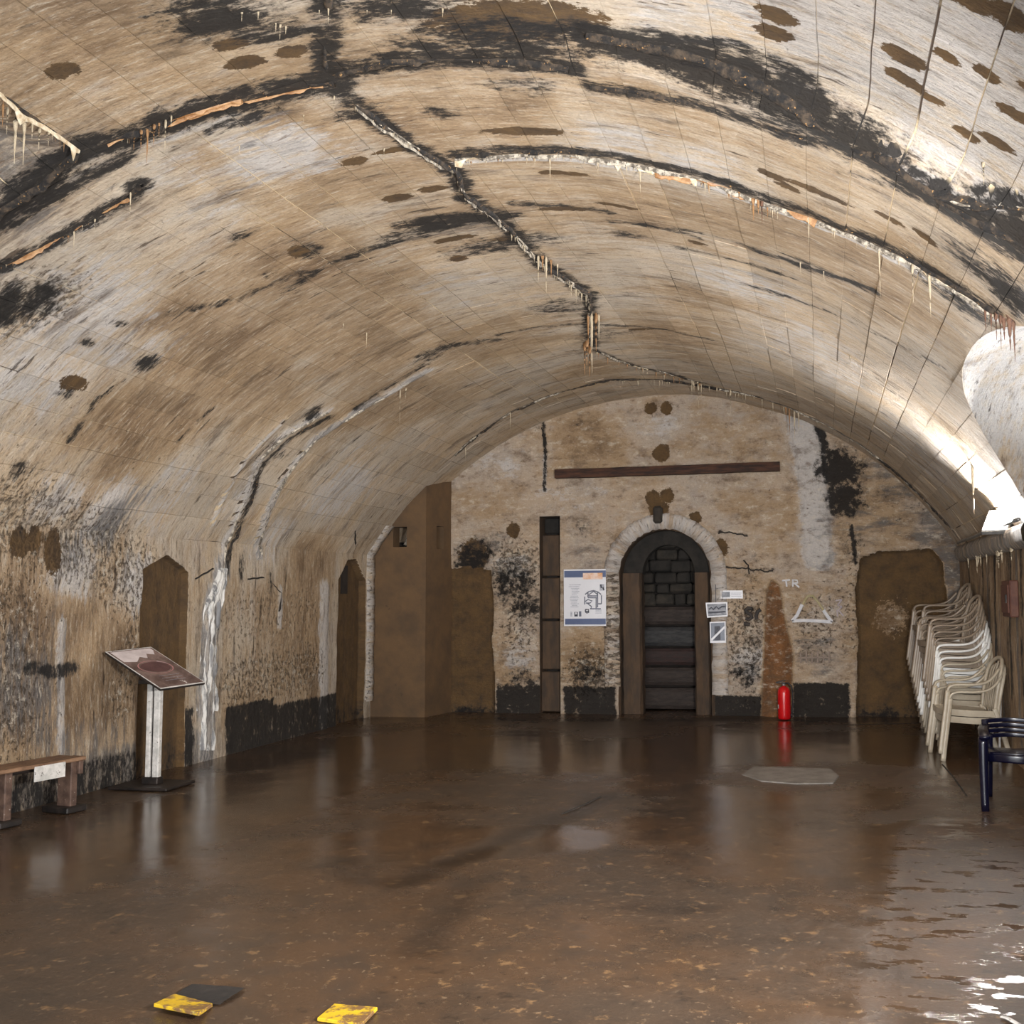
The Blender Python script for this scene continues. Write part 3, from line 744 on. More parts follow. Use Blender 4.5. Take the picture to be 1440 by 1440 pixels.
def e_masks(U, V):
    M = masks(EF, U, V)
    for P, dp in ENDREC:
        ins = sstep(-.02, .01, -poly_sdf(P, U, V)); M[..., 4] = np.maximum(M[..., 4], ins)
        for c in (0, 1, 2, 3, 5): M[..., c] = np.where(ins > .5, M[..., c]*.15, M[..., c])
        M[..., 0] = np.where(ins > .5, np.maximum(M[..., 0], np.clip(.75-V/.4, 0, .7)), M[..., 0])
    ins = sstep(-.03, .03, -poly_sdf(RUST, U, V))
    M[..., 1] = np.maximum(M[..., 1], ins*1.6)
    for c in (0, 2, 5, 3): M[..., c] *= 1-ins
    # worn patches inside the right recess
    b = np.exp(-((U-end_xz(1255, 880)[0])/.35)**2-((V-end_xz(1255, 870)[1])/.35)**2)
    M[..., 4] = M[..., 4] - .65*b*(U > end_xz(1210, 880)[0]); M[..., 1] = np.maximum(M[..., 1], b*.9)
    return M


def e_height(U, V, M):
    h = (fbm(U*1.3, V*1.3, 3, 31)-.5)*.04 + (fbm(U*8, V*8, 3, 33)-.5)*.016
    h = h + (fbm(U*13, V*13, 3, 35)-.5)*.03*np.clip(M[..., 5], 0, 1) - .02*sstep(.5, .75, M[..., 4]) + .05*np.clip(M[..., 2]-.8, 0, .2)/.2
    for P, dp in ENDREC:
        s = sstep(0, .02, -poly_sdf(P, U, V)); h = h*(1-.7*s) - dp*s
    s = -poly_sdf(RUST, U, V); h = h + .08*sstep(-.01, .14, s)*(.8+.5*fbm(U*14, V*2, 3, 41))
    return h


M = e_masks(U, V); H = e_height(U, V, M)
H = np.where((U < XL+.05) | (U > XR-.02), -.03, H)
P = np.stack([U, D-H, V], -1)
cx_ = (U[:-1, :-1]+U[1:, 1:])/2; cz_ = (V[:-1, :-1]+V[1:, 1:])/2
hole = ((cx_ > SX0) & (cx_ < SX1) & (cz_ < SZ)) | ((np.abs(cx_-DXM) < DRW+.01) & (cz_ < DZS)) | (np.hypot(cx_-DXM, cz_-DZS) < DRW+.01)
out = np.hypot(cx_-XC, cz_-ZC) > R+.12
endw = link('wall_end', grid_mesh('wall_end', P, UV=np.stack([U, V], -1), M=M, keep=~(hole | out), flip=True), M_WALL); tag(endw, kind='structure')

# slot: deep chase filled with stacked blocks
mx = (SX0+SX1)/2; sw_ = SX1-SX0
boxobj('chase_side', (SX0-.02, D+.22, SZ/2), (.04, .40, SZ), M_POST, endw); boxobj('chase_side', (SX1+.02, D+.22, SZ/2), (.04, .40, SZ), M_DARK, endw)
boxobj('chase_head', (mx, D+.22, SZ+.02), (sw_+.08, .40, .04), M_POST, endw)
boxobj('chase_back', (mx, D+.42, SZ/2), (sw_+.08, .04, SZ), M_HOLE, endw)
zs = [end_xz(772, y)[1] for y in (750, 811, 872, 944)] + [0]
zs = [SZ] + zs
for a, b, dy in zip(zs[:-1], zs[1:], (.30, .24, .20, .22, .18)):
    bm = bmesh.new(); add_box(bm, (mx-.03*(dy < .3), D+dy, (a+b)/2), (sw_-.02, .12, a-b-.03)); link('chase_block', bm_mesh('chase_block', bm, bevel=.012), M_POST if dy < .3 else M_DARK, endw)

# arched doorway
PD = .95
door = None
bm = bmesh.new(); arc = [(DX0, 0), (DX0, DZS*.5)] + [(DXM-DRW*math.cos(k*math.pi/20), DZS+DRW*math.sin(k*math.pi/20)) for k in range(21)] + [(DX1, DZS*.5), (DX1, 0)]
vs = [[bm.verts.new((x, y, z)) for y in (D-.03, D+.12, D+.3, D+PD)] for x, z in arc]
for q, (x, z) in zip(vs, arc):
    c_ = (DXM, max(min(z, DZS), z if z < DZS else DZS)); dx_, dz_ = x-DXM, max(0, z-DZS); l_ = math.hypot(dx_, dz_)
    q.insert(0, bm.verts.new((x+dx_/l_*.1, D+.06, z+dz_/l_*.1)))
for a, b in zip(vs[:-1], vs[1:]):
    for k in range(4): bm.faces.new((a[k], b[k], b[k+1], a[k+1]))
for f in bm.faces: f.normal_flip()
reveal = link('door_1', bm_mesh('door_reveal', bm), M_POST); tag(reveal, kind='structure')
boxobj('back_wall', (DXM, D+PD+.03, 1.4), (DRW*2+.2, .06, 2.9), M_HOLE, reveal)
# inner arch ring (deeper, narrower), with the jamb posts below it
IX0, IX1 = end_xz(901, 900)[0], end_xz(976, 900)[0]; IM = (IX0+IX1)/2; IR = (IX1-IX0)/2; PZ = end_xz(890, 806)[1]
bm = bmesh.new()
fr = []
for k in range(25):
    a = k*math.pi/24; co_, si_ = -math.cos(a), math.sin(a)
    o_ = (DXM+(DRW-.005)*co_, DZS+(DRW-.005)*si_); i_ = (IM+IR*co_, DZS+.02+(IR+.04)*si_)
    fr.append([bm.verts.new((o_[0], D+.2, o_[1])), bm.verts.new((i_[0], D+.2, i_[1])), bm.verts.new((i_[0], D+.42, i_[1])), bm.verts.new((o_[0], D+.42, o_[1]))])
for a, b in zip(fr[:-1], fr[1:]):
    for k in range(3): bm.faces.new((a[k], b[k], b[k+1], a[k+1]))
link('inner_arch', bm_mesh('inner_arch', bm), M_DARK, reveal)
for xa, xb, nmn in ((DX0+.005, IX0, 0), (IX1, DX1-.02, 1)):
    bm = bmesh.new()
    rows = 14
    pr = [(xa, .10), (xa+.02, .06), ((xa+xb)/2, .045), (xb-.025, .07), (xb, .12), (xb, .34), (xa, .34)]
    rg = []
    for i in range(rows+1):
        zz = PZ*i/rows
        rg.append([bm.verts.new((x+random.uniform(-.006, .006), D+y+random.uniform(-.006, .006), zz)) for x, y in pr])
    for a, b in zip(rg[:-1], rg[1:]):
        for k in range(7): bm.faces.new((a[k], a[(k+1) % 7], b[(k+1) % 7], b[k]))
    bm.faces.new(rg[-1]); bm.faces.new(rg[0][::-1])
    link('jamb_post', bm_mesh('jamb_post', bm), M_POST, reveal)
M_PLANKS = [simple('door_plank_brown', sr(40, 32, 29), sr(58, 48, 43), 6, .7, bump=.015, stretch=(1.2, 4, 4)), simple('door_plank_grey', sr(40, 40, 42), sr(62, 61, 61), 6, .7, bump=.015, stretch=(1.2, 4, 4)),
            simple('door_plank_red', sr(54, 34, 31), sr(42, 33, 31), 6, .7, bump=.015, stretch=(1.2, 4, 4))]
yb = [852, 882, 913, 941, 971, 1001]
for i, (a, b) in enumerate(zip(yb[:-1], yb[1:])):
    za = end_xz(938, a)[1]; zb_ = max(0.0, end_xz(938, b)[1])
    if i == 4: zb_ = 0
    bm = bmesh.new(); mid = (za+zb_)/2; hh = (za-zb_)/2-.012
    pr = [(.58+.10, -hh), (.58+.02, -hh*.95), (.58-.01, -hh*.6), (.58-.025, 0), (.58-.01, hh*.6), (.58+.02, hh*.95), (.58+.10, hh)]
    rg = [[bm.verts.new((IX0-.12+(IX1-IX0+.24)*k/10, D+y+random.uniform(-.004, .004), mid+z)) for y, z in pr] for k in range(11)]
    for p, q in zip(rg[:-1], rg[1:]):
        for k in range(6): bm.faces.new((p[k], p[k+1], q[k+1], q[k]))
    link('plank', bm_mesh('plank', bm), M_PLANKS[[0, 1, 2, 0, 0][i]], reveal)
# rubble above the boards
ztop = end_xz(938, 852)[1]; zz = ztop; row = 0
while zz < DZS+DRW-.05:
    hh = random.uniform(.12, .19); xx = IX0-.15
    while xx < IX1+.1:
        ww = random.uniform(.16, .34)
        bm = bmesh.new(); vsx = add_box(bm, (xx+ww/2, D+.72+random.uniform(-.03, .03), zz+hh/2), (ww-.015, .2, hh-.015))
        for v_ in vsx: v_.co += Vector((random.uniform(-.015, .015), random.uniform(-.02, .02), random.uniform(-.012, .012)))
        link('rubble_stone', bm_mesh('rubble_stone', bm, bevel=.018), random.choice([M_STONE, M_DARK, M_DARK]), reveal)
        xx += ww
    zz += hh
# plaster architrave
AO = end_xz(935, 722)[1]-DZS
def arch_profile(outer):
    pts = []
    return pts
bm = bmesh.new(); prs = []
legs = [(-1, z) for z in np.linspace(.42, DZS, 16)] ; 
path = [('L', z) for z in np.linspace(.38, DZS, 18)] + [('A', a) for a in np.linspace(0, math.pi, 44)[1:-1]] + [('R', z) for z in np.linspace(DZS, .28, 18)]
for kind, t in path:
    wn = random.uniform(-.018, .018)
    inn = DRW+.012+wn*.7; ou = AO-.005+random.uniform(-.008, .008)
    if kind == 'A': cx1, cz1 = -math.cos(t), math.sin(t); pi_ = (DXM+inn*cx1, DZS+inn*cz1); po = (DXM+ou*cx1, DZS+ou*cz1)
    else:
        s_ = -1 if kind == 'L' else 1; pi_ = (DXM+s_*inn, t); po = (DXM+s_*ou, t)
    pm = ((pi_[0]*.3+po[0]*.7), (pi_[1]*.3+po[1]*.7))
    prs.append([(pi_[0], D+.03, pi_[1]), (pi_[0], D-.025, pi_[1]), (pm[0], D-.055+random.uniform(-.006, .006), pm[1]), (po[0], D-.045, po[1]), (po[0], D+.03, po[1])])
P = np.array(prs); UV = np.stack([np.tile(np.arange(5)*.05+60, (len(prs), 1)), np.repeat(np.arange(len(prs))[:, None]*.09, 5, 1)], -1); M = np.zeros(P.shape[:2]+(6,)); M[..., 2] = .75; M[..., 5] = .35
M[:18, :, 5] = .8; M[:18, :, 2] = .5
arch = link('trim_2', grid_mesh('trim', P, UV, M, flip=False), M_WALL); tag(arch, kind='structure')
# keystone stump
bm = bmesh.new(); vsx = add_box(bm, (DXM-.08, D-.04, DZS+AO-.02), (.13, .1, .24)); link('keystone', bm_mesh('keystone', bm, bevel=.03), M_STONE, arch)

# brown rendered pier in the far left corner
PX0, PX1, PX2 = XL-.02, end_xz(598, 900, RE+.06)[0], end_xz(634, 900)[0]
YP = RE+.06


def pier_face(xa, ya, xb, yb_, holes, mat, name, parent=None):
    """vertical wall strip between two plan points up to the vault, with rectangular windows (px boxes given as fractions)"""
    n = 24; L = math.hypot(xb-xa, yb_-ya)
    ss = sorted(set([i/n for i in range(n+1)] + [h for q in holes for h in (q[0], q[1])])); P = []
    zz_ = sorted(set([i*.11 for i in range(0, 42)] + [h for q in holes for h in (q[2], q[3])]))
    bm = bmesh.new(); vm = {}
    for i, s_ in enumerate(ss):
        x_, y_ = xa+(xb-xa)*s_, ya+(yb_-ya)*s_
        top = ZC + math.sqrt(max(0, (R+.03)**2-(x_-XC)**2))
        for j, z_ in enumerate(zz_): vm[i, j] = bm.verts.new((x_, y_, min(z_, top)))
    for i in range(len(ss)-1):
        for j in range(len(zz_)-1):
            cs, cz = (ss[i]+ss[i+1])/2, (zz_[j]+zz_[j+1])/2
            if any(q[0] < cs < q[1] and q[2] < cz < q[3] for q in holes): continue
            if vm[i, j].co.z == vm[i, j+1].co.z and vm[i+1, j].co.z == vm[i+1, j+1].co.z: continue
            bm.faces.new((vm[i, j], vm[i+1, j], vm[i+1, j+1], vm[i, j+1]))
    bmesh.ops.remove_doubles(bm, verts=bm.verts[:], dist=1e-5)
    for v_ in list(bm.verts):
        if not v_.link_faces: bm.verts.remove(v_)
    me = bpy.data.meshes.new(name); bm.to_mesh(me); bm.free(); o = link(name, me, mat, parent)
    md = o.modifiers.new('thick', 'SOLIDIFY'); md.thickness = .22; md.offset = -1 if True else 1
    return o


hx0, hz1 = end_xz(553, 741, YP); hx1, hz0 = end_xz(572, 769, YP)
fa = lambda x_: (x_-PX0)/(PX1-PX0)
pier = pier_face(PX0, YP, PX1, YP, [(fa(hx0), fa(hx1), hz0, hz1)], M_RENDER, 'wall_pier'); tag(pier, kind='structure')
pb = pier_face(PX1, YP, PX2, D+.02, [(.40, .68, hz0-.02, hz1+.02)], M_RENDER, 'pier_cheek', pier)
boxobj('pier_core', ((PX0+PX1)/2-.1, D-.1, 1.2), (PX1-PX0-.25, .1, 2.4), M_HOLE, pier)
bm = bmesh.new(); bmesh.ops.create_cone(bm, cap_ends=True, segments=10, radius1=.05, radius2=.03, depth=.2, matrix=Matrix.Translation((hx1-.03, YP+.15, hz0+.12)) @ Matrix.Rotation(.3, 4, 'Y'))
link('pale_stone', bm_mesh('pale_stone', bm, True), M_WHITE, pier)

# white-edged pilaster where the left wall meets the pier
P = []
for i in range(30):
    z_ = .22 + (2.6-.22)*i/29
    xw = XL if z_ < ZS else XC - math.sqrt(R*R-(z_-ZC)**2)
    k = random.uniform(-.008, .008)
    P.append([(xw-.02, RE-.12, z_), (xw+.035+k, RE-.11, z_), (xw+.05+k, RE-.03, z_), (xw+.05+k, RE+.05, z_), (xw-.02, RE+.07, z_)])
P = np.array(P); UV = np.stack([np.tile(np.arange(5)*.06+80, (30, 1)), P[..., 2]], -1); M = np.zeros(P.shape[:2]+(6,)); M[..., 2] = .7; M[..., 5] = .5
tag(link('trim_3', grid_mesh('trim', P, UV, M), M_VAULT), kind='structure')

# wood / iron beam on the end wall
bx0, bz0 = end_xz(783, 668); bx1, bz1 = end_xz(1097, 657)
bm = bmesh.new(); L = math.hypot(bx1-bx0, bz1-bz0); nseg = 16; rg = []
for i in range(nseg+1):
    t = i/nseg; k = random.uniform(-.004, .004)
    cxx, czz = bx0+(bx1-bx0)*t, bz0+(bz1-bz0)*t
    rg.append([bm.verts.new((cxx, D-.03+y, czz+z+k)) for y, z in ((0, -.062), (-.09, -.058), (-.10, .0), (-.09, .062), (0, .066))])
for a, b in zip(rg[:-1], rg[1:]):
    for k in range(5): bm.faces.new((a[k], a[(k+1) % 5], b[(k+1) % 5], b[k]))
bm.faces.new(rg[0][::-1]); bm.faces.new(rg[-1])
beam = link('timber_beam', bm_mesh('timber_beam', bm), M_BEAM); tag(beam, 'long dark brown timber beam fixed slightly aslant high above the arched doorway', 'beam')

# ------------------------------------------------------------------ floor
def floor_mat():
    t = NT('wet_floor'); co = t.n('ShaderNodeTexCoord').outputs['Object']
    n1 = t.noise(co, .55, 6, .6); n2 = t.noise(t.map(co, (1, 1, 1), (5, 2, 0)), 3.2, 9, .68); n3 = t.noise(co, 22, 7, .7); n4 = t.noise(t.map(co, (1, 1.0, 1), (9, 2, 0)), 8, 9, .72)
    col = t.mix(t.step(n1, .35, .65), sr(66, 54, 44), sr(84, 62, 44))
    col = t.mix(t.math('MULTIPLY', t.step(n2, .42, .7), .7), col, sr(54, 46, 40))
    col = t.mix(t.math('MULTIPLY', t.step(n4, .57, .66), .7), col, sr(134, 104, 72))
    col = t.mix(t.math('MULTIPLY', t.step(n3, .58, .68), .6), col, sr(140, 118, 94))
    col = t.mix(t.math('MULTIPLY', t.step(n4, .30, .44, 1, 0), .7), col, sr(30, 26, 23))
    A = t.attr('tint_a')
    col = t.mix(t.math('MULTIPLY', A[0], .7), col, sr(34, 28, 25))
    col = t.mix(t.step(t.math('ADD', A[1], t.math('MULTIPLY', n4, .4)), .6, .75), col, sr(128, 120, 112))
    t.l(col, t.b.inputs['Base Color'])
    wet = t.math('ADD', t.math('ADD', n1, t.math('MULTIPLY', n2, .35)), t.math('MULTIPLY', A[2], .35))
    ws = t.step(wet, .58, .80)
    Bq = t.attr('tint_b'); rz = Bq[0]
    pm = t.step(t.noise(t.map(co, (1, 2.2, 1), (4, 6, 0)), 3.4, 7, .68), .54, .57)
    rough = t.math('ADD', t.math('MULTIPLY', t.math('SUBTRACT', 1, ws), .22), t.math('ADD', .1, t.math('MULTIPLY', n3, .1)))
    rz1 = t.step(rz, .1, .6); dry = t.math('MULTIPLY', rz1, t.math('SUBTRACT', 1, pm)); pud = t.math('MULTIPLY', rz1, pm)
    rough = t.math('SUBTRACT', t.math('ADD', rough, t.math('MULTIPLY', dry, .3)), t.math('MULTIPLY', pud, .25), clamp=True)
    rough = t.math('MAXIMUM', rough, .03)
    t.l(rough, t.b.inputs['Roughness'])
    t.l(t.math('SUBTRACT', .75, t.math('MULTIPLY', dry, .55)), t.b.inputs['Specular IOR Level'])
    h = t.math('ADD', t.math('MULTIPLY', n4, .6), t.math('MULTIPLY', n3, .35))
    b = t.n('ShaderNodeBump'); b.inputs['Distance'].default_value = .012; t.l(h, b.inputs['Height'])
    t.l(t.math('ADD', t.math('MULTIPLY', dry, .7), t.math('ADD', .14, t.math('MULTIPLY', t.math('SUBTRACT', 1, ws), .5))), b.inputs['Strength'])
    t.l(b.outputs[0], t.b.inputs['Normal'])
    return t.m


u = lin(XL-.25, XR+.2, .06); v = lin(-3, D+1.1, .06); U, V = np.meshgrid(u, v, indexing='ij')
FF = []
def fline(ch, pts, r, s): FF.append((ch, np.array([floor_xy(*p) for p in pts]), r, r, s))
fline(0, [(858, 1118), (760, 1160), (690, 1190), (620, 1215), (570, 1240)], .12, .9)
fline(0, [(660, 1240), (590, 1335)], .1, .7); fline(0, [(700, 1030), (790, 1030)], .3, .8); fline(0, [(1110, 1025), (1180, 1025)], .25, .8); fline(0, [(300, 1085), (420, 1060)], .3, .7); fline(0, [(520, 1012), (1320, 1012)], .18, .9)
fline(0, [(900, 1275), (990, 1280)], .08, .6); fline(0, [(480, 1215), (520, 1235)], .15, .5)
fline(2, [(480, 1060), (900, 1060), (1200, 1050)], .9, .9); fline(2, [(520, 1190), (760, 1180)], .35, .9); fline(2, [(40, 1220), (400, 1100)], .6, .8); fline(2, [(1340, 1170), (1400, 1390)], .35, 1.0); fline(3, [(1380, 1180), (1410, 1400), (1440, 1440)], .45, 1.0); fline(2, [(1000, 1130), (1200, 1200)], .6, .5)
M = np.zeros(U.shape+(6,))
for ch, pts, ru, rv, s in FF: M[..., ch] = np.maximum(M[..., ch], s*np.clip(1.5-feat_dist(pts, ru, rv, U, V), 0, 1))
Z = -.006*sstep(.3, .9, M[..., 0]) + .008*(fbm(U*2, V*2, 3, 51)-.5)
# shallow pocket behind the first yellow plate
fx, fy = floor_xy(285, 1398)
Z = Z - .05*np.exp(-(((U-fx)/.12)**2+((V-fy)/.09)**2)**2)
floor = link('floor', grid_mesh('floor', np.stack([U, V, Z], -1), np.stack([U, V], -1), M), floor_mat()); tag(floor, kind='structure')

# cement patch let into the floor
def slab(name, pts, z0, z1, mat, parent=None, bevel=.004):
    bm = bmesh.new(); lo = [bm.verts.new((x, y, z0)) for x, y in pts]; hi = [bm.verts.new((x, y, z1)) for x, y in pts]; n = len(pts)
    bm.faces.new(hi); bm.faces.new(lo[::-1])
    for i in range(n): bm.faces.new((lo[i], lo[(i+1) % n], hi[(i+1) % n], hi[i]))
    return link(name, bm_mesh(name, bm, bevel=bevel), mat, parent)


M_CEM = simple('cement_patch', sr(108, 104, 100), sr(134, 130, 126), 7, .5, bump=.006)
pts = [floor_xy(*p) for p in [(1043, 1090), (1070, 1099), (1120, 1103), (1172, 1102), (1180, 1092), (1168, 1082), (1110, 1080), (1060, 1079)]]
tag(slab('cement_patch', pts, -.02, .008, M_CEM, floor), kind=None)
for (p, q) in [((1325, 1075), (1360, 1120)), ((1170, 1020), (1360, 1015)), ((845, 1120), (790, 1145))]:
    a = Vector((*floor_xy(*p), .002)); b = Vector((*floor_xy(*q), .002))
    bm = bmesh.new(); add_tube(bm, [a, a.lerp(b, .4)+Vector((.01, 0, 0)), b], .007, 5, .4); link('floor_joint', bm_mesh('floor_joint', bm), M_DARK, floor)

# ------------------------------------------------------------------ crusts, curtains and stalactites
def vpoint(px, py, lift=0.0):
    u_, v_ = vault_uv(px, py); U_ = np.array([[u_]]); V_ = np.array([[v_]]); M_ = v_masks(U_, V_)
    return surf_pt(U_, V_, v_height(U_, V_, M_)+lift)[0, 0]


def bay_of(y):
    for o_, (nm, v0, v1, nb) in zip(bay_objs, BAYS):
        if v0 <= y <= v1: return o_
    return bay_objs[1]


def crust(pts, wid, hgt, mat, name, step=.022, jag=.6, sub=7, flow=None, seed=0):
    """lumpy ridge lying on the vault along a pixel polyline"""
    uv = resample([vault_uv(*p) for p in pts], step); n = len(uv)
    d = np.gradient(uv, axis=0); d /= np.linalg.norm(d, axis=1)[:, None]+1e-9; nr = np.stack([-d[:, 1], d[:, 0]], -1)
    s = np.arange(n)*step
    gate = sstep(.42, .56, fbm(s*8, s*0+seed, 3, 66)) if mat is M_CALCO or mat is M_CALC else sstep(.38, .55, fbm(s*3.2, s*0+seed, 4, 66))
    c = uv + nr*((fbm(s*4, s*0+seed, 4, 60, .7)-.5)*(wid*1.6+.05)*jag)[:, None]
    w_ = wid*(.45+1.1*fbm(s*5, s*0+seed, 3, 61)); hh = hgt*(.3+1.4*fbm(s*7, s*0+seed, 3, 62))*gate; w_ = w_*(.3+.7*gate)
    q = np.linspace(-1, 1, sub); U = c[:, None, 0]+nr[:, None, 0]*w_[:, None]*q; V = c[:, None, 1]+nr[:, None, 1]*w_[:, None]*q
    M = v_masks(U, V); base = v_height(U, V, M)
    prof_ = np.clip(1-q**2, 0, 1)**.6
    H = base - .012 + hh[:, None]*prof_*(.6+.8*(fbm(U*35, V*35, 2, 63+seed) if flow is None else fbm(U*flow, V*60, 3, 63+seed))) + .012*prof_
    P = surf_pt(U, V, H)
    me = grid_mesh(name, P, np.stack([U, V], -1), None)
    return link(name, me, mat, bay_of(float(uv[n//2, 1])))


for i, (pts, w_, h_, mt) in enumerate([(CROWN, .022, .022, M_CRUST), (RING3L, .026, .03, M_CRUST), (RING3, .022, .022, M_CRUST), (RING3R, .03, .02, M_CRUST), (RING3S, .018, .015, M_CRUST),
                                       (CRL, .02, .02, M_CRUST), (SPAN, .02, .02, M_CRUST), ([(p[0], p[1]-5) for p in RING2], .022, .02, M_CRUST), (RINGE, .022, .02, M_CRUST), (CROWN_B, .018, .015, M_CRUST),
                                       ([(p[0]+8, p[1]+6) for p in FALL2], .02, .018, M_CRUST)]):
    crust(pts, w_, h_, mt, 'dark_crust', seed=i*3)
for i, (pts, w_, h_, mt) in enumerate([(RING2, .012, .022, M_WHITE), (RING3S[4:], .014, .018, M_WHITE), (RINGE[5:], .016, .02, M_WHITE), (RINGE[:3], .014, .014, M_WHITE), (FALL1, .02, .014, M_WHITE), (FALL2, .018, .014, M_WHITE),
                                       ([(p[0]-1, p[1]+3) for p in CROWN[3:]], .010, .022, M_WHITE), (SPAN, .009, .025, M_CALC), (CRL[1:5], .006, .02, M_CALCO), (RING3L[2:6], .007, .02, M_CALCO), (RING2[4:8], .010, .032, M_CALCO), (CROWN_B, .011, .02, M_WHITE), ([(235, 172), (300, 152), (400, 133), (455, 125)], .004, .016, M_CALCO)]):
    crust(pts, w_, h_, mt, 'calcite_crust', seed=40+i*3)
M_FLOW = simple('flowstone', sr(112, 112, 114), sr(206, 204, 200), 9, .45, bump=.008, stretch=(1, 3.2, .32), lo=.42, hi=.56)
# flow-stone on the left wall: several ribs
for k, (dx, w_) in enumerate([(-14, .03), (-7, .035), (-1, .04), (6, .03), (11, .02)]):
    pts = [(p[0]+dx*(.35+.65*min(1, (p[1]-800)/120)) if p[1] > 800 else p[0]+dx*.35, p[1]) for p in FALL2B]
    o = crust(pts[:-1] if k in (0, 4) else pts, w_*.8, .028, M_FLOW, 'flowstone_rib', flow=4, seed=90+k); o.parent = left

# stalactites: a few shared shapes
def stal_mesh(seed):
    random.seed(seed); bm = bmesh.new(); n = 7
    pts = []; rad = []
    for i in range(n+1):
        t = i/n; pts.append((random.uniform(-.03, .03)*t*.3, random.uniform(-.03, .03)*t*.3, -t+.06)); rad.append((.5*(1-t)**1.6+.10*(1-t)+.06)*random.uniform(.85, 1.15))
    add_tube(bm, pts, rad, 6)
    return bm_mesh('stalactite', bm, True)


STM = [(stal_mesh(k), mt) for mt in (M_CALC, M_CALCO, M_CALCR) for k in range(3)]
STMAT = {}
for mt_i, mt in enumerate((M_CALC, M_CALCO, M_CALCR)):
    for k in range(3): STM[mt_i*3+k][0].materials.append(mt)
random.seed(11)
nst = 0


def stal(px, py, lpx, kind=0, wpx=3.0, ymove=0):
    global nst
    p = vpoint(px, py); s_ = F/p[1]
    o = bpy.data.objects.new('stalactite', STM[kind*3+random.randrange(3)][0]); C.objects.link(o)
    o.parent = bay_of(p[1]); o.location = (p[0], p[1], p[2]+.005); w_ = wpx/s_; o.scale = (w_, w_, lpx/s_); o.rotation_euler = (0, 0, random.uniform(0, 6))
    nst += 1
    return o


for a in [(22, 165, 85, 0, 8), (34, 168, 82, 0, 7), (55, 178, 42, 0, 5), (68, 183, 28, 0, 4), (10, 150, 50, 0, 4), (4, 145, 45, 1, 4), (45, 172, 30, 0, 4),
          (188, 184, 32, 1, 4), (198, 180, 34, 1, 5), (207, 177, 64, 1, 5), (216, 172, 38, 1, 5), (223, 170, 25, 1, 4), (232, 165, 57, 0, 4), (240, 160, 20, 0, 3), (183, 268, 42, 0, 3), (103, 322, 35, 0, 3), (132, 305, 24, 0, 3), (94, 328, 14, 1, 3),
          (336, 202, 16, 0, 2), (427, 162, 15, 0, 2), (540, 208, 26, 0, 2), (340, 15, 18, 0, 4), (363, 14, 16, 0, 4), (388, 32, 18, 0, 3), (394, 35, 28, 0, 4), (402, 38, 16, 0, 4), (462, 8, 36, 0, 4), (449, 15, 10, 0, 3), (622, 18, 16, 0, 3), (516, 18, 8, 0, 2), (550, 18, 10, 0, 2),
          (470, 138, 30, 0, 3), (757, 360, 42, 0, 4), (768, 362, 62, 0, 4), (775, 366, 30, 1, 4), (784, 372, 24, 0, 3), (763, 360, 25, 1, 5), (832, 440, 96, 0, 5), (838, 440, 62, 1, 5), (827, 442, 58, 1, 4), (842, 442, 42, 0, 4), (822, 480, 52, 1, 5), (829, 484, 50, 1, 5), (825, 478, 40, 1, 6),
          (774, 218, 40, 0, 3), (741, 216, 18, 0, 3), (841, 222, 26, 0, 3), (847, 223, 16, 0, 3), (900, 236, 42, 0, 4), (881, 232, 14, 0, 4), (921, 240, 18, 0, 3), (940, 244, 14, 0, 3), (992, 254, 22, 0, 3), (997, 256, 15, 1, 3), (1040, 268, 14, 1, 4), (1060, 276, 36, 1, 6), (1067, 279, 24, 1, 6), (1072, 280, 38, 2, 5), (1080, 284, 24, 1, 4), (1087, 287, 20, 0, 4), (1094, 290, 20, 0, 3),
          (1137, 304, 44, 0, 3), (1171, 318, 14, 0, 3), (1237, 348, 76, 0, 3), (1264, 362, 16, 0, 3), (1283, 370, 60, 0, 4), (1308, 384, 66, 0, 5), (1357, 262, 36, 0, 5), (1386, 430, 40, 2, 4), (1394, 434, 34, 2, 5), (1401, 440, 40, 2, 5), (1412, 446, 34, 2, 7), (1420, 446, 50, 2, 8), (1426, 450, 62, 2, 5), (1407, 442, 52, 2, 4),
          (718, 580, 28, 0, 2), (562, 545, 60, 0, 2), (570, 545, 18, 0, 3), (982, 540, 38, 0, 3), (986, 540, 24, 0, 2), (1008, 545, 22, 0, 2), (1027, 547, 38, 0, 3), (976, 538, 16, 0, 2), (1110, 574, 40, 1, 3), (1117, 577, 44, 0, 3), (1123, 579, 30, 0, 3), (1105, 572, 22, 1, 3), (1072, 560, 14, 0, 2), (1087, 566, 16, 0, 2),
          (1125, 370, 18, 0, 2), (1158, 382, 14, 0, 2), (1195, 500, 18, 0, 2), (1368, 655, 70, 0, 5), (483, 455, 10, 0, 2), (516, 468, 26, 0, 2), (655, 630, 20, 0, 2), (667, 615, 14, 0, 2)]:
    stal(*a)


def along(pts, n, lmin, lmax, kinds=(0,), w_=2.2):
    P = resample(pts, 1.0)
    for i in range(n):
        p = P[random.randrange(len(P))]
        stal(p[0]+random.uniform(-2, 2), p[1]+random.uniform(0, 3), random.uniform(lmin, lmax)*random.uniform(.5, 1), random.choice(kinds), w_*random.uniform(.8, 1.3))


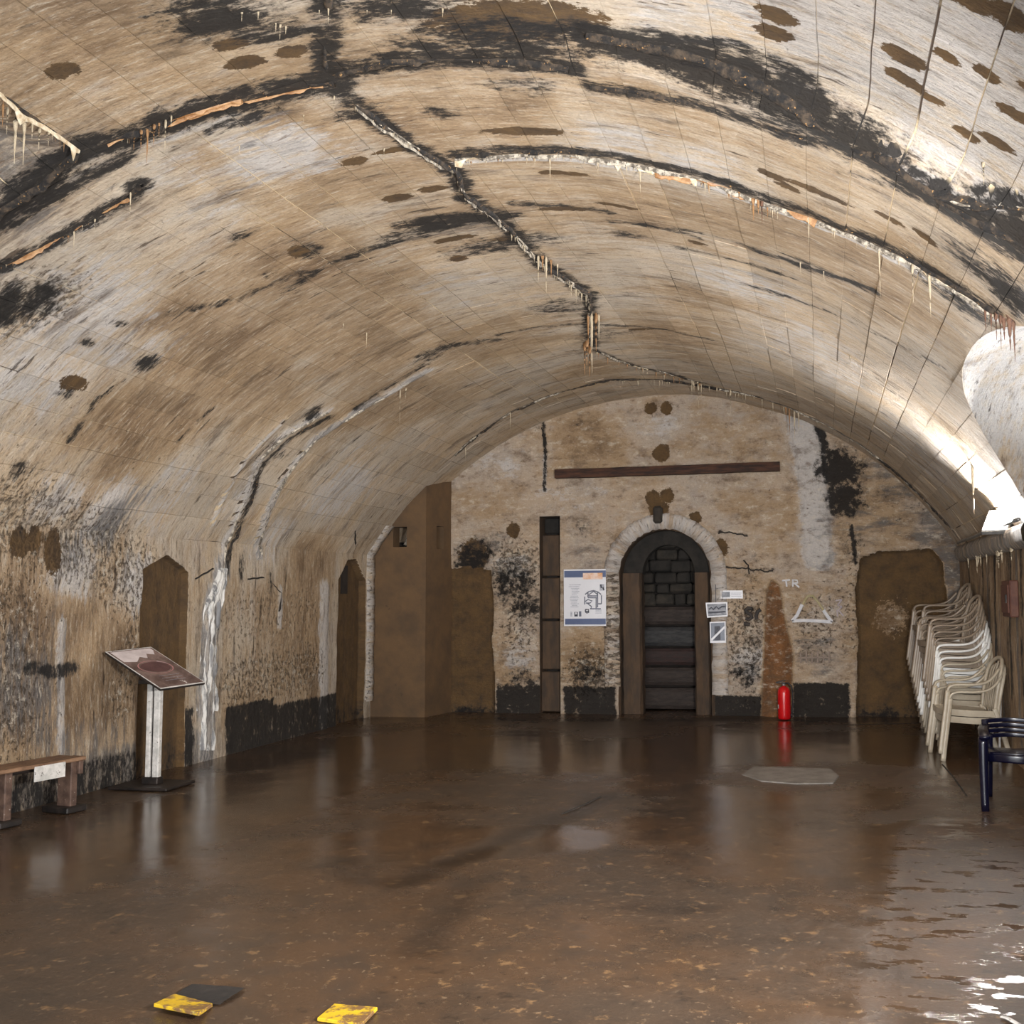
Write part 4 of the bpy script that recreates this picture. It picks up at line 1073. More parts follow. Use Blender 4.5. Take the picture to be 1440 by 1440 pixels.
along(RING2[:7], 80, 6, 20, (0, 0, 0, 1)); along(RING2[6:], 34, 5, 16, (0, 0)); along(CROWN[3:], 84, 6, 16, (0,)); along(CROWN_B, 22, 6, 16, (0, 0, 1)); along(RINGE[3:8], 34, 5, 18, (0,), 1.6); along(RING3L[2:6], 26, 5, 14, (1, 1, 0)); along(RING3[2:], 16, 5, 12, (1, 0)); along(SPAN, 14, 10, 30, (0, 1)); along(CRL[1:5], 10, 4, 10, (1, 0)); along([(800, 398), (828, 415)], 12, 12, 26, (0,), 2)
# drips below the ledge on the right wall
for i in range(9):
    y_ = random.uniform(9.9, 12.8); o = bpy.data.objects.new('stalactite', STM[random.randrange(3)][0]); C.objects.link(o); o.parent = ledge
    o.location = (XR-.08, y_, ZS-.195); w_ = random.uniform(.02, .035); o.scale = (w_, w_, random.uniform(.08, .2))

# calcite curtains: thin ragged sheets hanging from ring joints
def curtain(pts, lo, hi, mat, name='calcite_curtain', step=.022, seed=0, freq=3.0):
    uv = resample([vault_uv(*p) for p in pts], step); n = len(uv); s = np.arange(n)*step
    M_ = v_masks(uv[:, 0], uv[:, 1]); P0 = surf_pt(uv[:, 0], uv[:, 1], v_height(uv[:, 0], uv[:, 1], M_))
    f = fbm(s*freq*3, s*0+seed, 3, 71); sp = np.clip((vn(s*22, s*0+seed, 73)-.5)*2.2, 0, 1)**1.8
    ln = (lo*.4 + (hi-lo)*(.10*f+1.5*sp*f))*sstep(.36, .5, fbm(s*1.7, s*0+seed, 3, 77))
    d = np.gradient(P0, axis=0); d[:, 2] = 0; d /= np.linalg.norm(d, axis=1)[:, None]+1e-9; nr = np.stack([-d[:, 1], d[:, 0], 0*d[:, 0]], -1)
    bm = bmesh.new(); rows = []
    for i in range(n):
        th_ = .008; p = P0[i]; L_ = ln[i]
        rows.append([bm.verts.new(p+nr[i]*th_*a+np.array([0, 0, .02 if b == 0 else -L_*b])) for a, b in ((-1.2, 0), (-.8, .5), (-.25, 1), (.25, 1), (.8, .5), (1.2, 0))])
    for a, b in zip(rows[:-1], rows[1:]):
        for k in range(5): bm.faces.new((a[k], a[k+1], b[k+1], b[k]))
    o = link(name, bm_mesh(name, bm, True), mat, bay_of(float(uv[n//2, 1]))); return o


curtain(RING2[:6], .015, .085, M_CALC, seed=1); curtain(RING2[5:8], .02, .1, M_CALCO, seed=2); curtain(RING2[7:], .015, .06, M_CALC, seed=3)
curtain(SPAN, .02, .11, M_CALC, seed=4); curtain(RING3L[2:5], .01, .06, M_CALCO, seed=5); curtain(CROWN[6:], .012, .06, M_WHITE, seed=6); curtain(CROWN_B, .01, .07, M_CALC, seed=7); curtain(RINGE[5:9], .01, .05, M_WHITE, seed=8); curtain(CROWN[3:7], .01, .05, M_WHITE, seed=9)
print('stalactites', nst)

# ------------------------------------------------------------------ things
# floodlight at the haunch on the right
M_LED = NT('lamp_face'); M_LED.b.inputs['Emission Color'].default_value = (1, .98, .95, 1); M_LED.b.inputs['Emission Strength'].default_value = 14; M_LED = M_LED.m
M_GREY = simple('grey_metal', sr(120, 120, 120), sr(150, 150, 150), 10, .4, .6, bump=.001)
d_ = ray(1403, 731); ly = 10.2; lp = Vector((0, 0, HC)) + Vector(d_)*(ly/d_[1])
lamp = empty('floodlight', lp); tag(lamp, 'glowing white floodlight clipped to the ledge at the right haunch of the vault', 'lamp')
aim = Vector((-.25, -.55, .8)).normalized()
rot = aim.to_track_quat('Z', 'X').to_matrix()
bm = bmesh.new(); add_box(bm, (0, 0, -.03), (.34, .25, .05), None); bmesh.ops.transform(bm, matrix=rot.to_4x4(), verts=bm.verts[:]); link('housing', bm_mesh('housing', bm, bevel=.01), M_GREY, lamp)
bm = bmesh.new(); add_box(bm, (0, 0, .002), (.30, .21, .012), None); bmesh.ops.transform(bm, matrix=rot.to_4x4(), verts=bm.verts[:]); link('lamp_face', bm_mesh('lamp_face', bm), M_LED, lamp)
bm = bmesh.new(); add_tube(bm, [(0.02, .0, -.06), (.08, .02, -.08), (.16, .04, -.07), (.2, .05, -.1)], .012, 8); link('bracket', bm_mesh('bracket', bm, True), M_GREY, lamp)
area('floodlight_beam_far', lp + aim*.10, lp + aim*.10 + Vector((-.5, -.55, .6)), .3, .2, 150, (1.0, .98, .96), 170).parent = None

# pipe along the ledge
bm = bmesh.new(); add_tube(bm, [(XR-.13, OY+OA+.1+i*.25, ZS+.02+.004*math.sin(i)) for i in range(17)], .018, 8)
pipe = link('conduit_pipe', bm_mesh('conduit_pipe', bm, True), M_GREY); tag(pipe, 'grey conduit pipe running along the ledge above the stacked chairs', 'pipe')

# ---- posters
def flat(name, px0, py0, px1, py1, parent, mat, y):
    x0, z1 = end_xz(px0, py0); x1, z0 = end_xz(px1, py1)
    return boxobj(name, ((x0+x1)/2, y, (z0+z1)/2), (x1-x0, .003, z1-z0), mat, parent)


M_PAPER = simple('poster_white', sr(216, 216, 222), sr(224, 224, 230), 3, .35, bump=0)
M_NAVY = simple('poster_blue', sr(66, 80, 118), sr(74, 88, 126), 3, .35, bump=0)
M_INK = simple('ink_grey', sr(90, 94, 110), sr(120, 124, 138), 30, .5, bump=0)
M_INKD = simple('ink_dark', sr(34, 36, 48), sr(60, 62, 78), 30, .5, bump=0)
M_INKL = simple('ink_light', sr(150, 152, 164), sr(184, 186, 196), 40, .5, bump=0)
M_PEACH = simple('poster_peach', sr(214, 150, 90), sr(232, 208, 196), 9, .4, bump=0, coord='Object')
YW = D-.05
x0, z1 = end_xz(794, 801); x1, z0 = end_xz(853.5, 880)
poster = boxobj('wall_poster', ((x0+x1)/2, YW, (z0+z1)/2), (x1-x0, .006, z1-z0), M_PAPER); tag(poster, 'large white information poster with blue bands left of the arched doorway', 'poster')
yp = YW-.0048
flat('header_band', 794.8, 803, 853, 811.5, poster, M_NAVY, yp); flat('footer_band', 796, 870, 853, 878, poster, M_NAVY, yp)
flat('header_picture', 821, 806, 848.5, 814.5, poster, M_PEACH, yp-.0015)
def inklines(name, rows, parent, mat, y, th=.35):
    bm = bmesh.new()
    for (xa, xb, yy) in rows:
        a0, b0 = end_xz(xa, yy-th); a1, b1 = end_xz(xb, yy+th); add_box(bm, ((a0+a1)/2, y, (b0+b1)/2), (a1-a0, .002, b0-b1))
    return link(name, bm_mesh(name, bm), mat, parent)


rows = [(800+random.uniform(0, 2), 819-random.uniform(0, 2), 822.5), (801, 816, 825)] + [(804.5+random.uniform(-2, 1), 813+random.uniform(-1, 3), 827.5+k*2.15) for k in range(13)]
inklines('text_lines', rows, poster, M_INKL, yp, .38)
def strokes(name, segs, parent, mat, y, r=.006, surf='end'):
    bm = bmesh.new()
    for sg in segs:
        pts = [(*[end_xz(*p)[0]], y, end_xz(*p)[1]) for p in sg]
        add_tube(bm, pts, r, 6, .25, ref=Vector((0, 1, 0)))
    return link(name, bm_mesh(name, bm), mat, parent)


# cross-section drawing of the vaulted fort
strokes('section_drawing', [[(824, 836), (829, 832), (836, 830.5), (842, 832.5), (846.5, 836)], [(823.5, 839), (823.5, 850)], [(847, 837), (847, 849)], [(828, 838), (842, 838)], [(828, 840.5), (842, 840.5)], [(828, 833), (828, 840)], [(841.5, 833), (841.5, 854)], [(839.5, 841), (839.5, 855)], [(842, 849), (847, 849)],
                            [(824, 846), (828, 843), (834, 845), (831, 848), (825, 848)], [(827, 848), (833, 853), (832, 856)], [(831, 856), (846, 856)], [(829, 836.5), (836, 831.5), (842, 836.5)]], poster, M_INK, yp-.001, .008)
flat('small_picture', 844.5, 821.5, 851, 830.5, poster, M_INKL, yp-.001); strokes('small_picture_figure', [[(846, 822), (847, 827)], [(849, 826), (850.5, 830)]], poster, M_INKD, yp-.004, .010)
flat('portrait_photo', 803.5, 860, 806, 867, poster, M_INKL, yp-.001); flat('portrait_photo', 809, 860.5, 813.7, 866.8, poster, M_INKD, yp-.001); flat('portrait_photo', 815.5, 859.5, 818.8, 866.8, poster, M_INK, yp-.001)
flat('portrait_face', 810.4, 861, 812.4, 864, poster, M_PAPER, yp-.003)
strokes('emblem', [[(824.5, 857), (829, 857), (829, 861), (826.5, 862), (824.5, 860.5), (824.5, 857)], [(825, 859.5), (829, 859.5)]], poster, M_INKD, yp-.001, .008)
inklines('caption_lines', [(838.5, 847, 857+k*1.7) for k in range(4)], poster, M_INKL, yp, .3)

M_PHOTO = simple('photo_grey', sr(70, 72, 82), sr(130, 130, 138), 7, .35, bump=0, stretch=(1, 1, 2))
x0, z1 = end_xz(1014, 830.5); x1, z0 = end_xz(1045, 841.5)
c1 = boxobj('caption_card', ((x0+x1)/2, YW, (z0+z1)/2), (x1-x0, .005, z1-z0), M_PAPER); tag(c1, 'narrow white caption card above the grey photograph right of the doorway', 'card')
flat('card_picture', 1015.5, 832.5, 1027, 840, c1, M_PHOTO, YW-.004); inklines('card_text', [(1028.5, 1043.5, 834), (1028.5, 1042, 836.2), (1028.5, 1043, 838.4)], c1, M_INKL, YW-.004)


def tilted(name, corners, y0, mat, th=.006, parent=None):
    bm = bmesh.new(); f = []
    for dy in (0, -th): f.append([bm.verts.new((end_xz(*p)[0], y0+dy, end_xz(*p)[1])) for p in corners])
    bm.faces.new(f[0][::-1]); bm.faces.new(f[1])
    for i in range(4): bm.faces.new((f[0][i], f[0][(i+1) % 4], f[1][(i+1) % 4], f[1][i]))
    return link(name, bm_mesh(name, bm), mat, parent)


YW2 = D-.066
c2 = tilted('photo_print', [(993, 847.5), (1023.5, 846.5), (1024, 866.5), (995, 868.5)], YW2, M_PAPER); tag(c2, 'landscape grey photograph with white border hung on the doorway moulding', 'photograph')
tilted('picture', [(995, 849.5), (1022, 848.5), (1022.4, 864.8), (996.8, 866.5)], YW2-.0065, M_PHOTO, .002, c2)
strokes('picture_details', [[(998, 857), (1001, 854), (1004, 857), (1008, 853), (1011, 856), (1016, 853), (1021, 853)], [(997, 861.5), (1021, 860)]], c2, M_INKD, YW2-.009, .010)
c3 = tilted('photo_print', [(998.7, 874.5), (1021, 873.5), (1021.5, 903.5), (999.5, 903.8)], YW2, M_PAPER); tag(c3, 'upright dark photograph crossed by a white diagonal stroke, lowest of the prints', 'photograph')
M_PHD = simple('photo_dark', sr(60, 66, 84), sr(84, 88, 104), 7, .3, bump=0)
tilted('picture', [(1000.3, 876), (1019.5, 875.2), (1020, 900.5), (1000.8, 900.8)], YW2-.0065, M_PHD, .002, c3)
tilted('picture_doorway', [(1005.5, 880.5), (1013.5, 880), (1014, 900), (1005.5, 900)], YW2-.009, M_INKD, .0015, c3)
tilted('white_stroke', [(1000.8, 898), (1019.3, 880), (1019.6, 883.5), (1001.5, 901.5)], YW2-.0105, M_PAPER, .0015, c3)
c3c = strokes('hanging_string', [[(1007, 822), (1007.5, 847)]], c2, M_INKD, YW2-.004, .004)

# graffiti painted on the wall
M_GW = simple('white_paint', sr(196, 196, 202), sr(214, 212, 214), 20, .7, bump=0); M_GB = simple('black_paint', sr(34, 28, 26), sr(54, 44, 38), 20, .7, bump=0)
M_GL = simple('lilac_paint', sr(160, 150, 158), sr(176, 164, 162), 20, .7, bump=0)
g = D-.032
strokes('painted_letters', [[(1100, 816.5), (1111, 815.5)], [(1105.5, 816), (1106.5, 825)], [(1115, 825), (1115, 815.5), (1121, 816), (1122, 819.5), (1115.5, 820.5)], [(1117.5, 820.5), (1124, 826)]], endw, M_GW, g, .011)
strokes('painted_letters', [[(1057.5, 856), (1052, 855), (1048.5, 858), (1051, 861.5), (1056, 864), (1057.5, 868), (1053, 871.5), (1049, 869)], [(1070, 857), (1065.5, 860), (1063.5, 866), (1064.5, 871)], [(1046, 877), (1055, 878)]], endw, M_GB, g, .026)
strokes('painted_triangle', [[(1114, 873), (1121, 865), (1128, 850)], [(1114, 873), (1130, 872.5), (1150, 873), (1170, 874.5)], [(1158, 858), (1164, 867), (1170, 874.5)]], endw, M_GW, g-.004, .022)
strokes('painted_triangle_faint', [[(1136, 838), (1143, 838), (1150, 846), (1158, 858)], [(1136, 838), (1131, 846), (1128, 852)]], endw, simple('yellow_paint', sr(150, 140, 100), sr(168, 156, 124), 20, .8, bump=0), g, .014)
strokes('painted_figures', [[(1175, 844.5), (1184, 843)], [(1183.5, 843.5), (1178, 851), (1184, 853)], [(1184, 853), (1177, 859), (1178, 867)], [(1179, 858), (1186, 866)]], endw, M_GL, g, .010)
strokes('painted_faint_strokes', [[(1126+k*8, 918-k % 2*2), (1126+k*8, 932)] for k in range(6)] + [[(1122, 925), (1168, 924)]], endw, simple('faint_paint', sr(132, 118, 108), sr(150, 134, 122), 20, .8, bump=0), g+.004, .010)
def jag(pts):
    q = resample(pts, 3.0); rr = random.Random(int(pts[0][0])); return [(x+rr.uniform(-1.6, 1.6), y+rr.uniform(-1.4, 1.4)) for x, y in q]


for k_ in ([(1197, 738), (1199, 752), (1201, 768), (1205, 778)], [(1010, 750), (1025, 748), (1035, 751), (1050, 753)], [(1020, 798), (1040, 799), (1060, 801), (1088, 804)], [(763, 600), (765, 620), (768, 645), (767, 668), (766, 690)], [(1047, 788), (1052, 797), (1053, 808)]):
    strokes('wall_crack', [jag(k_)], endw, M_HOLE, g+.014, .009)
# left wall cracks
for pts in ([(348, 815), (370, 812), (385, 822), (395, 835), (392, 860)], [(498, 745), (500, 770), (496, 788)], [(275, 815), (300, 800)]):
    o = crust(pts, .012, .012, M_HOLE, 'wall_crack', step=.03, seed=7); o.parent = left

# ---- fire extinguisher
ex, ey = floor_xy(1103, 1012); ey = min(ey, D-.13); ex = end_xz(1103, 1000, ey)[0]
M_RED = simple('red_enamel', sr(200, 22, 26), sr(184, 16, 22), 4, .25, bump=0); M_BLK = simple('black_rubber', sr(22, 22, 24), sr(34, 34, 36), 10, .5, bump=.001); M_LAB = simple('label_white', sr(190, 190, 190), sr(214, 210, 206), 30, .4, bump=0)
ext = empty('fire_extinguisher', (ex, ey, .005)); tag(ext, 'red fire extinguisher standing at the foot of the end wall', 'fire extinguisher')


def lathe(name, prof_, mat, parent, seg=24, loc=(0, 0, 0)):
    bm = bmesh.new(); rg = [[bm.verts.new((loc[0]+r_*math.cos(k*2*math.pi/seg), loc[1]+r_*math.sin(k*2*math.pi/seg), loc[2]+z_)) for k in range(seg)] for r_, z_ in prof_]
    for a, b in zip(rg[:-1], rg[1:]):
        for k in range(seg): bm.faces.new((a[k], a[(k+1) % seg], b[(k+1) % seg], b[k]))
    bm.faces.new(rg[0][::-1]); bm.faces.new(rg[-1]); return link(name, bm_mesh(name, bm, True), mat, parent)


lathe('cylinder', [(.06, 0), (.078, .006), (.083, .03), (.083, .33), (.078, .37), (.06, .405), (.03, .42), (.022, .43)], M_RED, ext)
lathe('valve', [(.022, .425), (.024, .45), (.016, .455), (.016, .475)], M_GREY, ext, 12)
bm = bmesh.new(); add_box(bm, (-.04, -.01, .485), (.13, .022, .012), Matrix.Rotation(-.2, 3, 'Y')); add_box(bm, (-.04, -.01, .462), (.12, .02, .01), Matrix.Rotation(.1, 3, 'Y')); link('handle', bm_mesh('handle', bm, bevel=.003), M_BLK, ext)
bm = bmesh.new(); add_tube(bm, [(.015, -.02, .46), (.06, -.03, .465), (.10, -.035, .42), (.112, -.035, .34), (.11, -.03, .2), (.10, -.025, .1), (.095, -.02, .06)], .011, 8); link('hose', bm_mesh('hose', bm, True), M_BLK, ext)
bm = bmesh.new(); add_tube(bm, [(.095, -.02, .09), (.09, -.018, .03)], [.012, .018], 8); link('nozzle', bm_mesh('nozzle', bm, True), M_BLK, ext)
bm = bmesh.new(); rg = []
for k in range(9):
    a = -math.pi*.92+k*.05; rg.append([bm.verts.new((.0842*math.cos(a), .0842*math.sin(a), z_)) for z_ in (.14, .19)])
for a, b in zip(rg[:-1], rg[1:]): bm.faces.new((a[0], b[0], b[1], a[1]))
link('label_sticker', bm_mesh('label', bm), M_LAB, ext)

# ---- lectern on the left
sx, sy = floor_xy(214, 1107)
M_WMET = simple('worn_white_metal', sr(170, 168, 164), sr(206, 202, 198), 14, .6, bump=.003, c3=sr(60, 48, 40), t3=.6); M_DMET = simple('dark_metal', sr(30, 27, 26), sr(50, 42, 38), 12, .5, .3, bump=.002)
lec = empty('lectern', (sx, sy, 0)); tag(lec, 'sloping information lectern on a worn white post near the left wall', 'lectern')
bm = bmesh.new(); add_box(bm, (0, 0, .02), (.55, .42, .025)); link('base_plate', bm_mesh('base', bm, bevel=.006), M_DMET, lec)
for dx, w_ in ((-.038, .045), (.037, .06)):
    bm = bmesh.new(); add_box(bm, (dx, 0, .46), (w_, .05, .86)); link('post', bm_mesh('post', bm, bevel=.006), M_WMET, lec)
boxobj('post_foot', (0, 0, .06), (.15, .09, .06), M_DMET, lec, .006); boxobj('post_core', (0, .012, .45), (.03, .03, .84), M_DMET, lec)
boxobj('head_bracket', (-.01, 0, .905), (.2, .16, .04), M_DMET, lec, .005)
# panel corners from the photo, solved on a tilted plane
def at_y(px, py, y): d = ray(px, py); t = y/d[1]; return Vector((t*d[0], y, HC+t*d[2]))
pc = [at_y(148, 917, sy-.24), at_y(212, 910, sy+.13), at_y(283, 960, sy+.10), at_y(226, 969, sy-.30)]
# make planar: far pair higher
a, b, c_, d2 = pc; c_ = b + (d2-a)*1.0
nrm_ = (b-a).cross(d2-a).normalized()
if nrm_.z < 0: nrm_ = -nrm_
def panel(name, q, n_, t0, t1, mat, parent, ins=0.0):
    cen_ = sum(q, Vector())/4; q = [p+(cen_-p)*ins for p in q]; bm = bmesh.new()
    lo = [bm.verts.new(p+n_*t0-Vector(lec.location)) for p in q]; hi = [bm.verts.new(p+n_*t1-Vector(lec.location)) for p in q]
    bm.faces.new(lo[::-1]); bm.faces.new(hi)
    for i in range(4): bm.faces.new((lo[i], lo[(i+1) % 4], hi[(i+1) % 4], hi[i]))
    return link(name, bm_mesh(name, bm), mat, parent)


quad = [a, b, c_, d2]
pan = panel('panel', quad, nrm_, -.02, 0, M_DMET, lec); panel('panel_rim', quad, nrm_, 0, .003, M_WMET, pan, .0)
M_LP = simple('panel_print', sr(74, 56, 52), sr(120, 100, 94), 5, .25, bump=0, c3=sr(196, 186, 182), t3=.63); panel('panel_print', quad, nrm_, .003, .005, M_LP, pan, .04)
def lp2(s_, t_): return a+(b-a)*t_+(d2-a)*s_+nrm_*.006
bm = bmesh.new(); q = [lp2(s_, t_)-Vector(lec.location) for s_, t_ in ((.04, .05), (.04, .93), (.10, .93), (.2, .84), (.16, .7), (.27, .6), (.22, .48), (.33, .3), (.3, .05))]; vs_ = [bm.verts.new(p) for p in q]; bm.faces.new(vs_)
link('pale_sky_print', bm_mesh('sky', bm), simple('print_pale', sr(180, 168, 168), sr(204, 194, 194), 6, .25, bump=0), pan)
bm = bmesh.new(); add_tube(bm, [lp2(.5+.16*math.cos(k*math.pi/12), .5+.34*math.sin(k*math.pi/12))-Vector(lec.location) for k in range(24)], .006, 5, .3, True); link('print_oval', bm_mesh('oval', bm), simple('print_pink', sr(150, 104, 104), sr(170, 120, 118), 6, .25, bump=0), pan)
bm = bmesh.new(); vs_ = [bm.verts.new(lp2(.5+.13*math.cos(k*math.pi/10), .5+.3*math.sin(k*math.pi/10))-Vector(lec.location)) for k in range(20)]; bm.faces.new(vs_); link('print_oval_fill', bm_mesh('ovf', bm), simple('print_plum', sr(70, 44, 46), sr(84, 56, 56), 6, .25, bump=0), pan)
strk = bmesh.new()
for s_ in (.72, .78, .84): add_tube(strk, [lp2(s_, .3)-Vector(lec.location), lp2(s_, .75)-Vector(lec.location)], .003, 4, .3)
link('print_caption', bm_mesh('cap', strk), M_INKL, pan)

# ---- bench
M_BW = simple('bench_wood', sr(92, 66, 48), sr(134, 104, 80), 6, .6, bump=.006, stretch=(4, .7, 2), c3=sr(60, 40, 32), t3=.6); M_BL = simple('bench_leg_paint', sr(64, 46, 38), sr(96, 74, 62), 10, .7, bump=.004, c3=sr(170, 158, 150), t3=.64)
def fl(px, py, z): return Vector((*floor_xy(px, py, z), z))
zb2 = .415
e1 = fl(122, 1063, zb2); e2 = fl(149, 1054, zb2); e0 = fl(0, 1084, zb2)
dirn = (e0-e1).normalized(); sidev = Vector((dirn.y, -dirn.x, 0)); 
if sidev.dot(e2-e1) < 0: sidev = -sidev
LB = (e0-e1).length+.35; WB = .27
bench = empty('bench', (e1.x, e1.y, 0), 0); tag(bench, 'low weathered brown wooden bench standing against the left wall', 'bench')


def bbox(name, s0, s1, w0, w1, z0, z1, mat, bevel=.006, lean=0.0):
    bm = bmesh.new(); vs_ = {}
    for i, s_ in enumerate((s0, s1)):
        for j, w_ in enumerate((w0, w1)):
            for k, z_ in enumerate((z0, z1)):
                p = dirn*(s_+(lean if k == 0 else 0)) + sidev*w_; vs_[i, j, k] = bm.verts.new((p.x, p.y, z_))
    for f in (((0, 0, 0), (0, 0, 1), (0, 1, 1), (0, 1, 0)), ((1, 0, 0), (1, 1, 0), (1, 1, 1), (1, 0, 1)), ((0, 0, 0), (1, 0, 0), (1, 0, 1), (0, 0, 1)), ((0, 1, 0), (0, 1, 1), (1, 1, 1), (1, 1, 0)), ((0, 0, 0), (0, 1, 0), (1, 1, 0), (1, 0, 0)), ((0, 0, 1), (1, 0, 1), (1, 1, 1), (0, 1, 1))):
        bm.faces.new([vs_[q] for q in f])
    return link(name, bm_mesh(name, bm, bevel=bevel), mat, bench)


bbox('seat', 0, LB, 0, WB*.49, zb2-.03, zb2, M_BW); bbox('seat', 0.01, LB, WB*.51, WB, zb2-.032, zb2-.002, M_BW)
s2 = (fl(22, 1160, 0.02)-Vector((e1.x, e1.y, .02))).dot(dirn); s1_ = .06
for s_ in (s1_, s2):
    bbox('leg', s_-.02, s_+.04, .04, WB-.09, .035, zb2-.03, M_BL, .006); bbox('foot', s_-.08, s_+.1, .0, WB, 0.002, .05, M_DMET, .008)
bbox('apron', -.01+.03, .06, .005, WB-.005, zb2-.13, zb2-.03, M_BL); bbox('brace', .08, LB-.1, WB*.4, WB*.6, zb2-.07, zb2-.03, M_DMET)
bbox('white_plate', s2-.42, s2-.16, -.006, .004, zb2-.125, zb2-.015, M_WMET, .001)

# ---- yellow floor plates
def yellow_mat():
    t = NT('worn_yellow_paint'); co = t.n('ShaderNodeTexCoord').outputs['Object']; n = t.noise(co, 16, 8, .72); n2 = t.noise(co, 50, 5, .7)
    col = t.mix(t.step(n, .46, .58), sr(214, 176, 40), sr(122, 92, 60)); col = t.mix(t.step(n2, .62, .7), col, sr(196, 190, 120)); t.l(col, t.b.inputs['Base Color']); t.b.inputs['Roughness'].default_value = .4
    t.l(t.bump(n, .006, .8), t.b.inputs['Normal']); return t.m


M_YEL = yellow_mat()
def plate(px, zs_, label):
    P_ = [Vector((*floor_xy(x, y, z_), z_)) for (x, y), z_ in zip(px, zs_)]; c0 = sum(P_, Vector())/4; c0.z = 0
    bm = bmesh.new(); lo = [bm.verts.new(p-c0-Vector((0, 0, .014))) for p in P_]; hi = [bm.verts.new(p-c0) for p in P_]
    bm.faces.new(lo[::-1]); bm.faces.new(hi)
    for i in range(4): bm.faces.new((lo[i], lo[(i+1) % 4], hi[(i+1) % 4], hi[i]))
    o = link('yellow_plate', bm_mesh('yellow_plate', bm, bevel=.002), M_YEL); o.location = c0; tag(o, label, 'plate'); return o


plate([(216, 1411), (245, 1397), (299, 1411), (280, 1424)], [.035, .016, .016, .035], 'worn yellow plate tipped over a hole in the wet floor')
plate([(446, 1431), (470, 1411), (531, 1416), (508, 1440)], [.016, .016, .02, .02], 'worn yellow plate lying flat on the wet floor, the one without a hole')
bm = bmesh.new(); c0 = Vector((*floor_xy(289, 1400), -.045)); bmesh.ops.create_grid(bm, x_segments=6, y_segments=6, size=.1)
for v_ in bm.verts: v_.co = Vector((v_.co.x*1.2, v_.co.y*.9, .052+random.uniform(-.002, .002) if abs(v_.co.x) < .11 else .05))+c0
hole_shade = link('hole', bm_mesh('hole', bm), M_HOLE, floor)  # dark sheet just above the floor, the hole's shade as colour
# scrap at lower right
sp = Vector((*floor_xy(1418, 1436), .004)); bm = bmesh.new(); add_tube(bm, [(-.02, .02, .004), (0, 0, .006), (.03, -.05, .004)], .012, 6, .3); o = link('plastic_scrap', bm_mesh('scrap', bm), M_WMET); o.location = sp; tag(o, 'small white plastic scrap on the wet floor at the lower right', 'scrap')

# ---- rusty box on right wall
yb_ = None
d_ = ray(1424, 842); yr_ = (XR-.02)/d_[0]*d_[1]; zr_ = HC+d_[2]*(XR-.02)/d_[0]
ebox = empty('junction_box', (XR-.04, yr_, zr_)); tag(ebox, 'rusty red metal box mounted on the right wall above the stacked chairs', 'box')
M_RUST = simple('rusty_red', sr(72, 40, 32), sr(92, 58, 44), 12, .7, bump=.004); 
boxobj('housing', (0, 0, 0), (.08, .42, .34), M_RUST, ebox, .01); boxobj('cover', (-.045, 0, 0), (.02, .35, .26), M_RUST, ebox, .006); boxobj('hasp', (-.06, -.12, 0), (.015, .03, .08), M_DMET, ebox, .003)

# ---- plastic armchairs
def smooth_path(pts, n=4):
    P_ = [Vector(p) for p in pts]; out_ = []
    for i in range(len(P_)-1):
        p0 = P_[max(i-1, 0)]; p1 = P_[i]; p2 = P_[i+1]; p3 = P_[min(i+2, len(P_)-1)]
        for k in range(n):
            t = k/n; out_.append(.5*((2*p1)+(-p0+p2)*t+(2*p0-5*p1+4*p2-p3)*t*t+(-p0+3*p1-3*p2+p3)*t**3))
    out_.append(P_[-1]); return out_


def strip(bm, path, w_, t_, side=Vector((0, 1, 0))):
    """bar with rectangular section w_ across 'side', t_ in the path's normal"""
    rg = []; n = len(path)
    for i, p in enumerate(path):
        d = (path[min(i+1, n-1)]-path[max(i-1, 0)]).normalized(); s_ = (side-d*side.dot(d)).normalized(); m_ = d.cross(s_)
        ww = w_[i] if hasattr(w_, '__len__') else w_
        rg.append([bm.verts.new(p+s_*ww/2*a_+m_*t_/2*b_) for a_, b_ in ((-1, -.6), (-.8, -1), (.8, -1), (1, -.6), (1, .6), (.8, 1), (-.8, 1), (-1, .6))])
    for a_, b_ in zip(rg[:-1], rg[1:]):
        for k in range(8): bm.faces.new((a_[k], a_[(k+1) % 8], b_[(k+1) % 8], b_[k]))
    bm.faces.new(rg[0][::-1]); bm.faces.new(rg[-1])


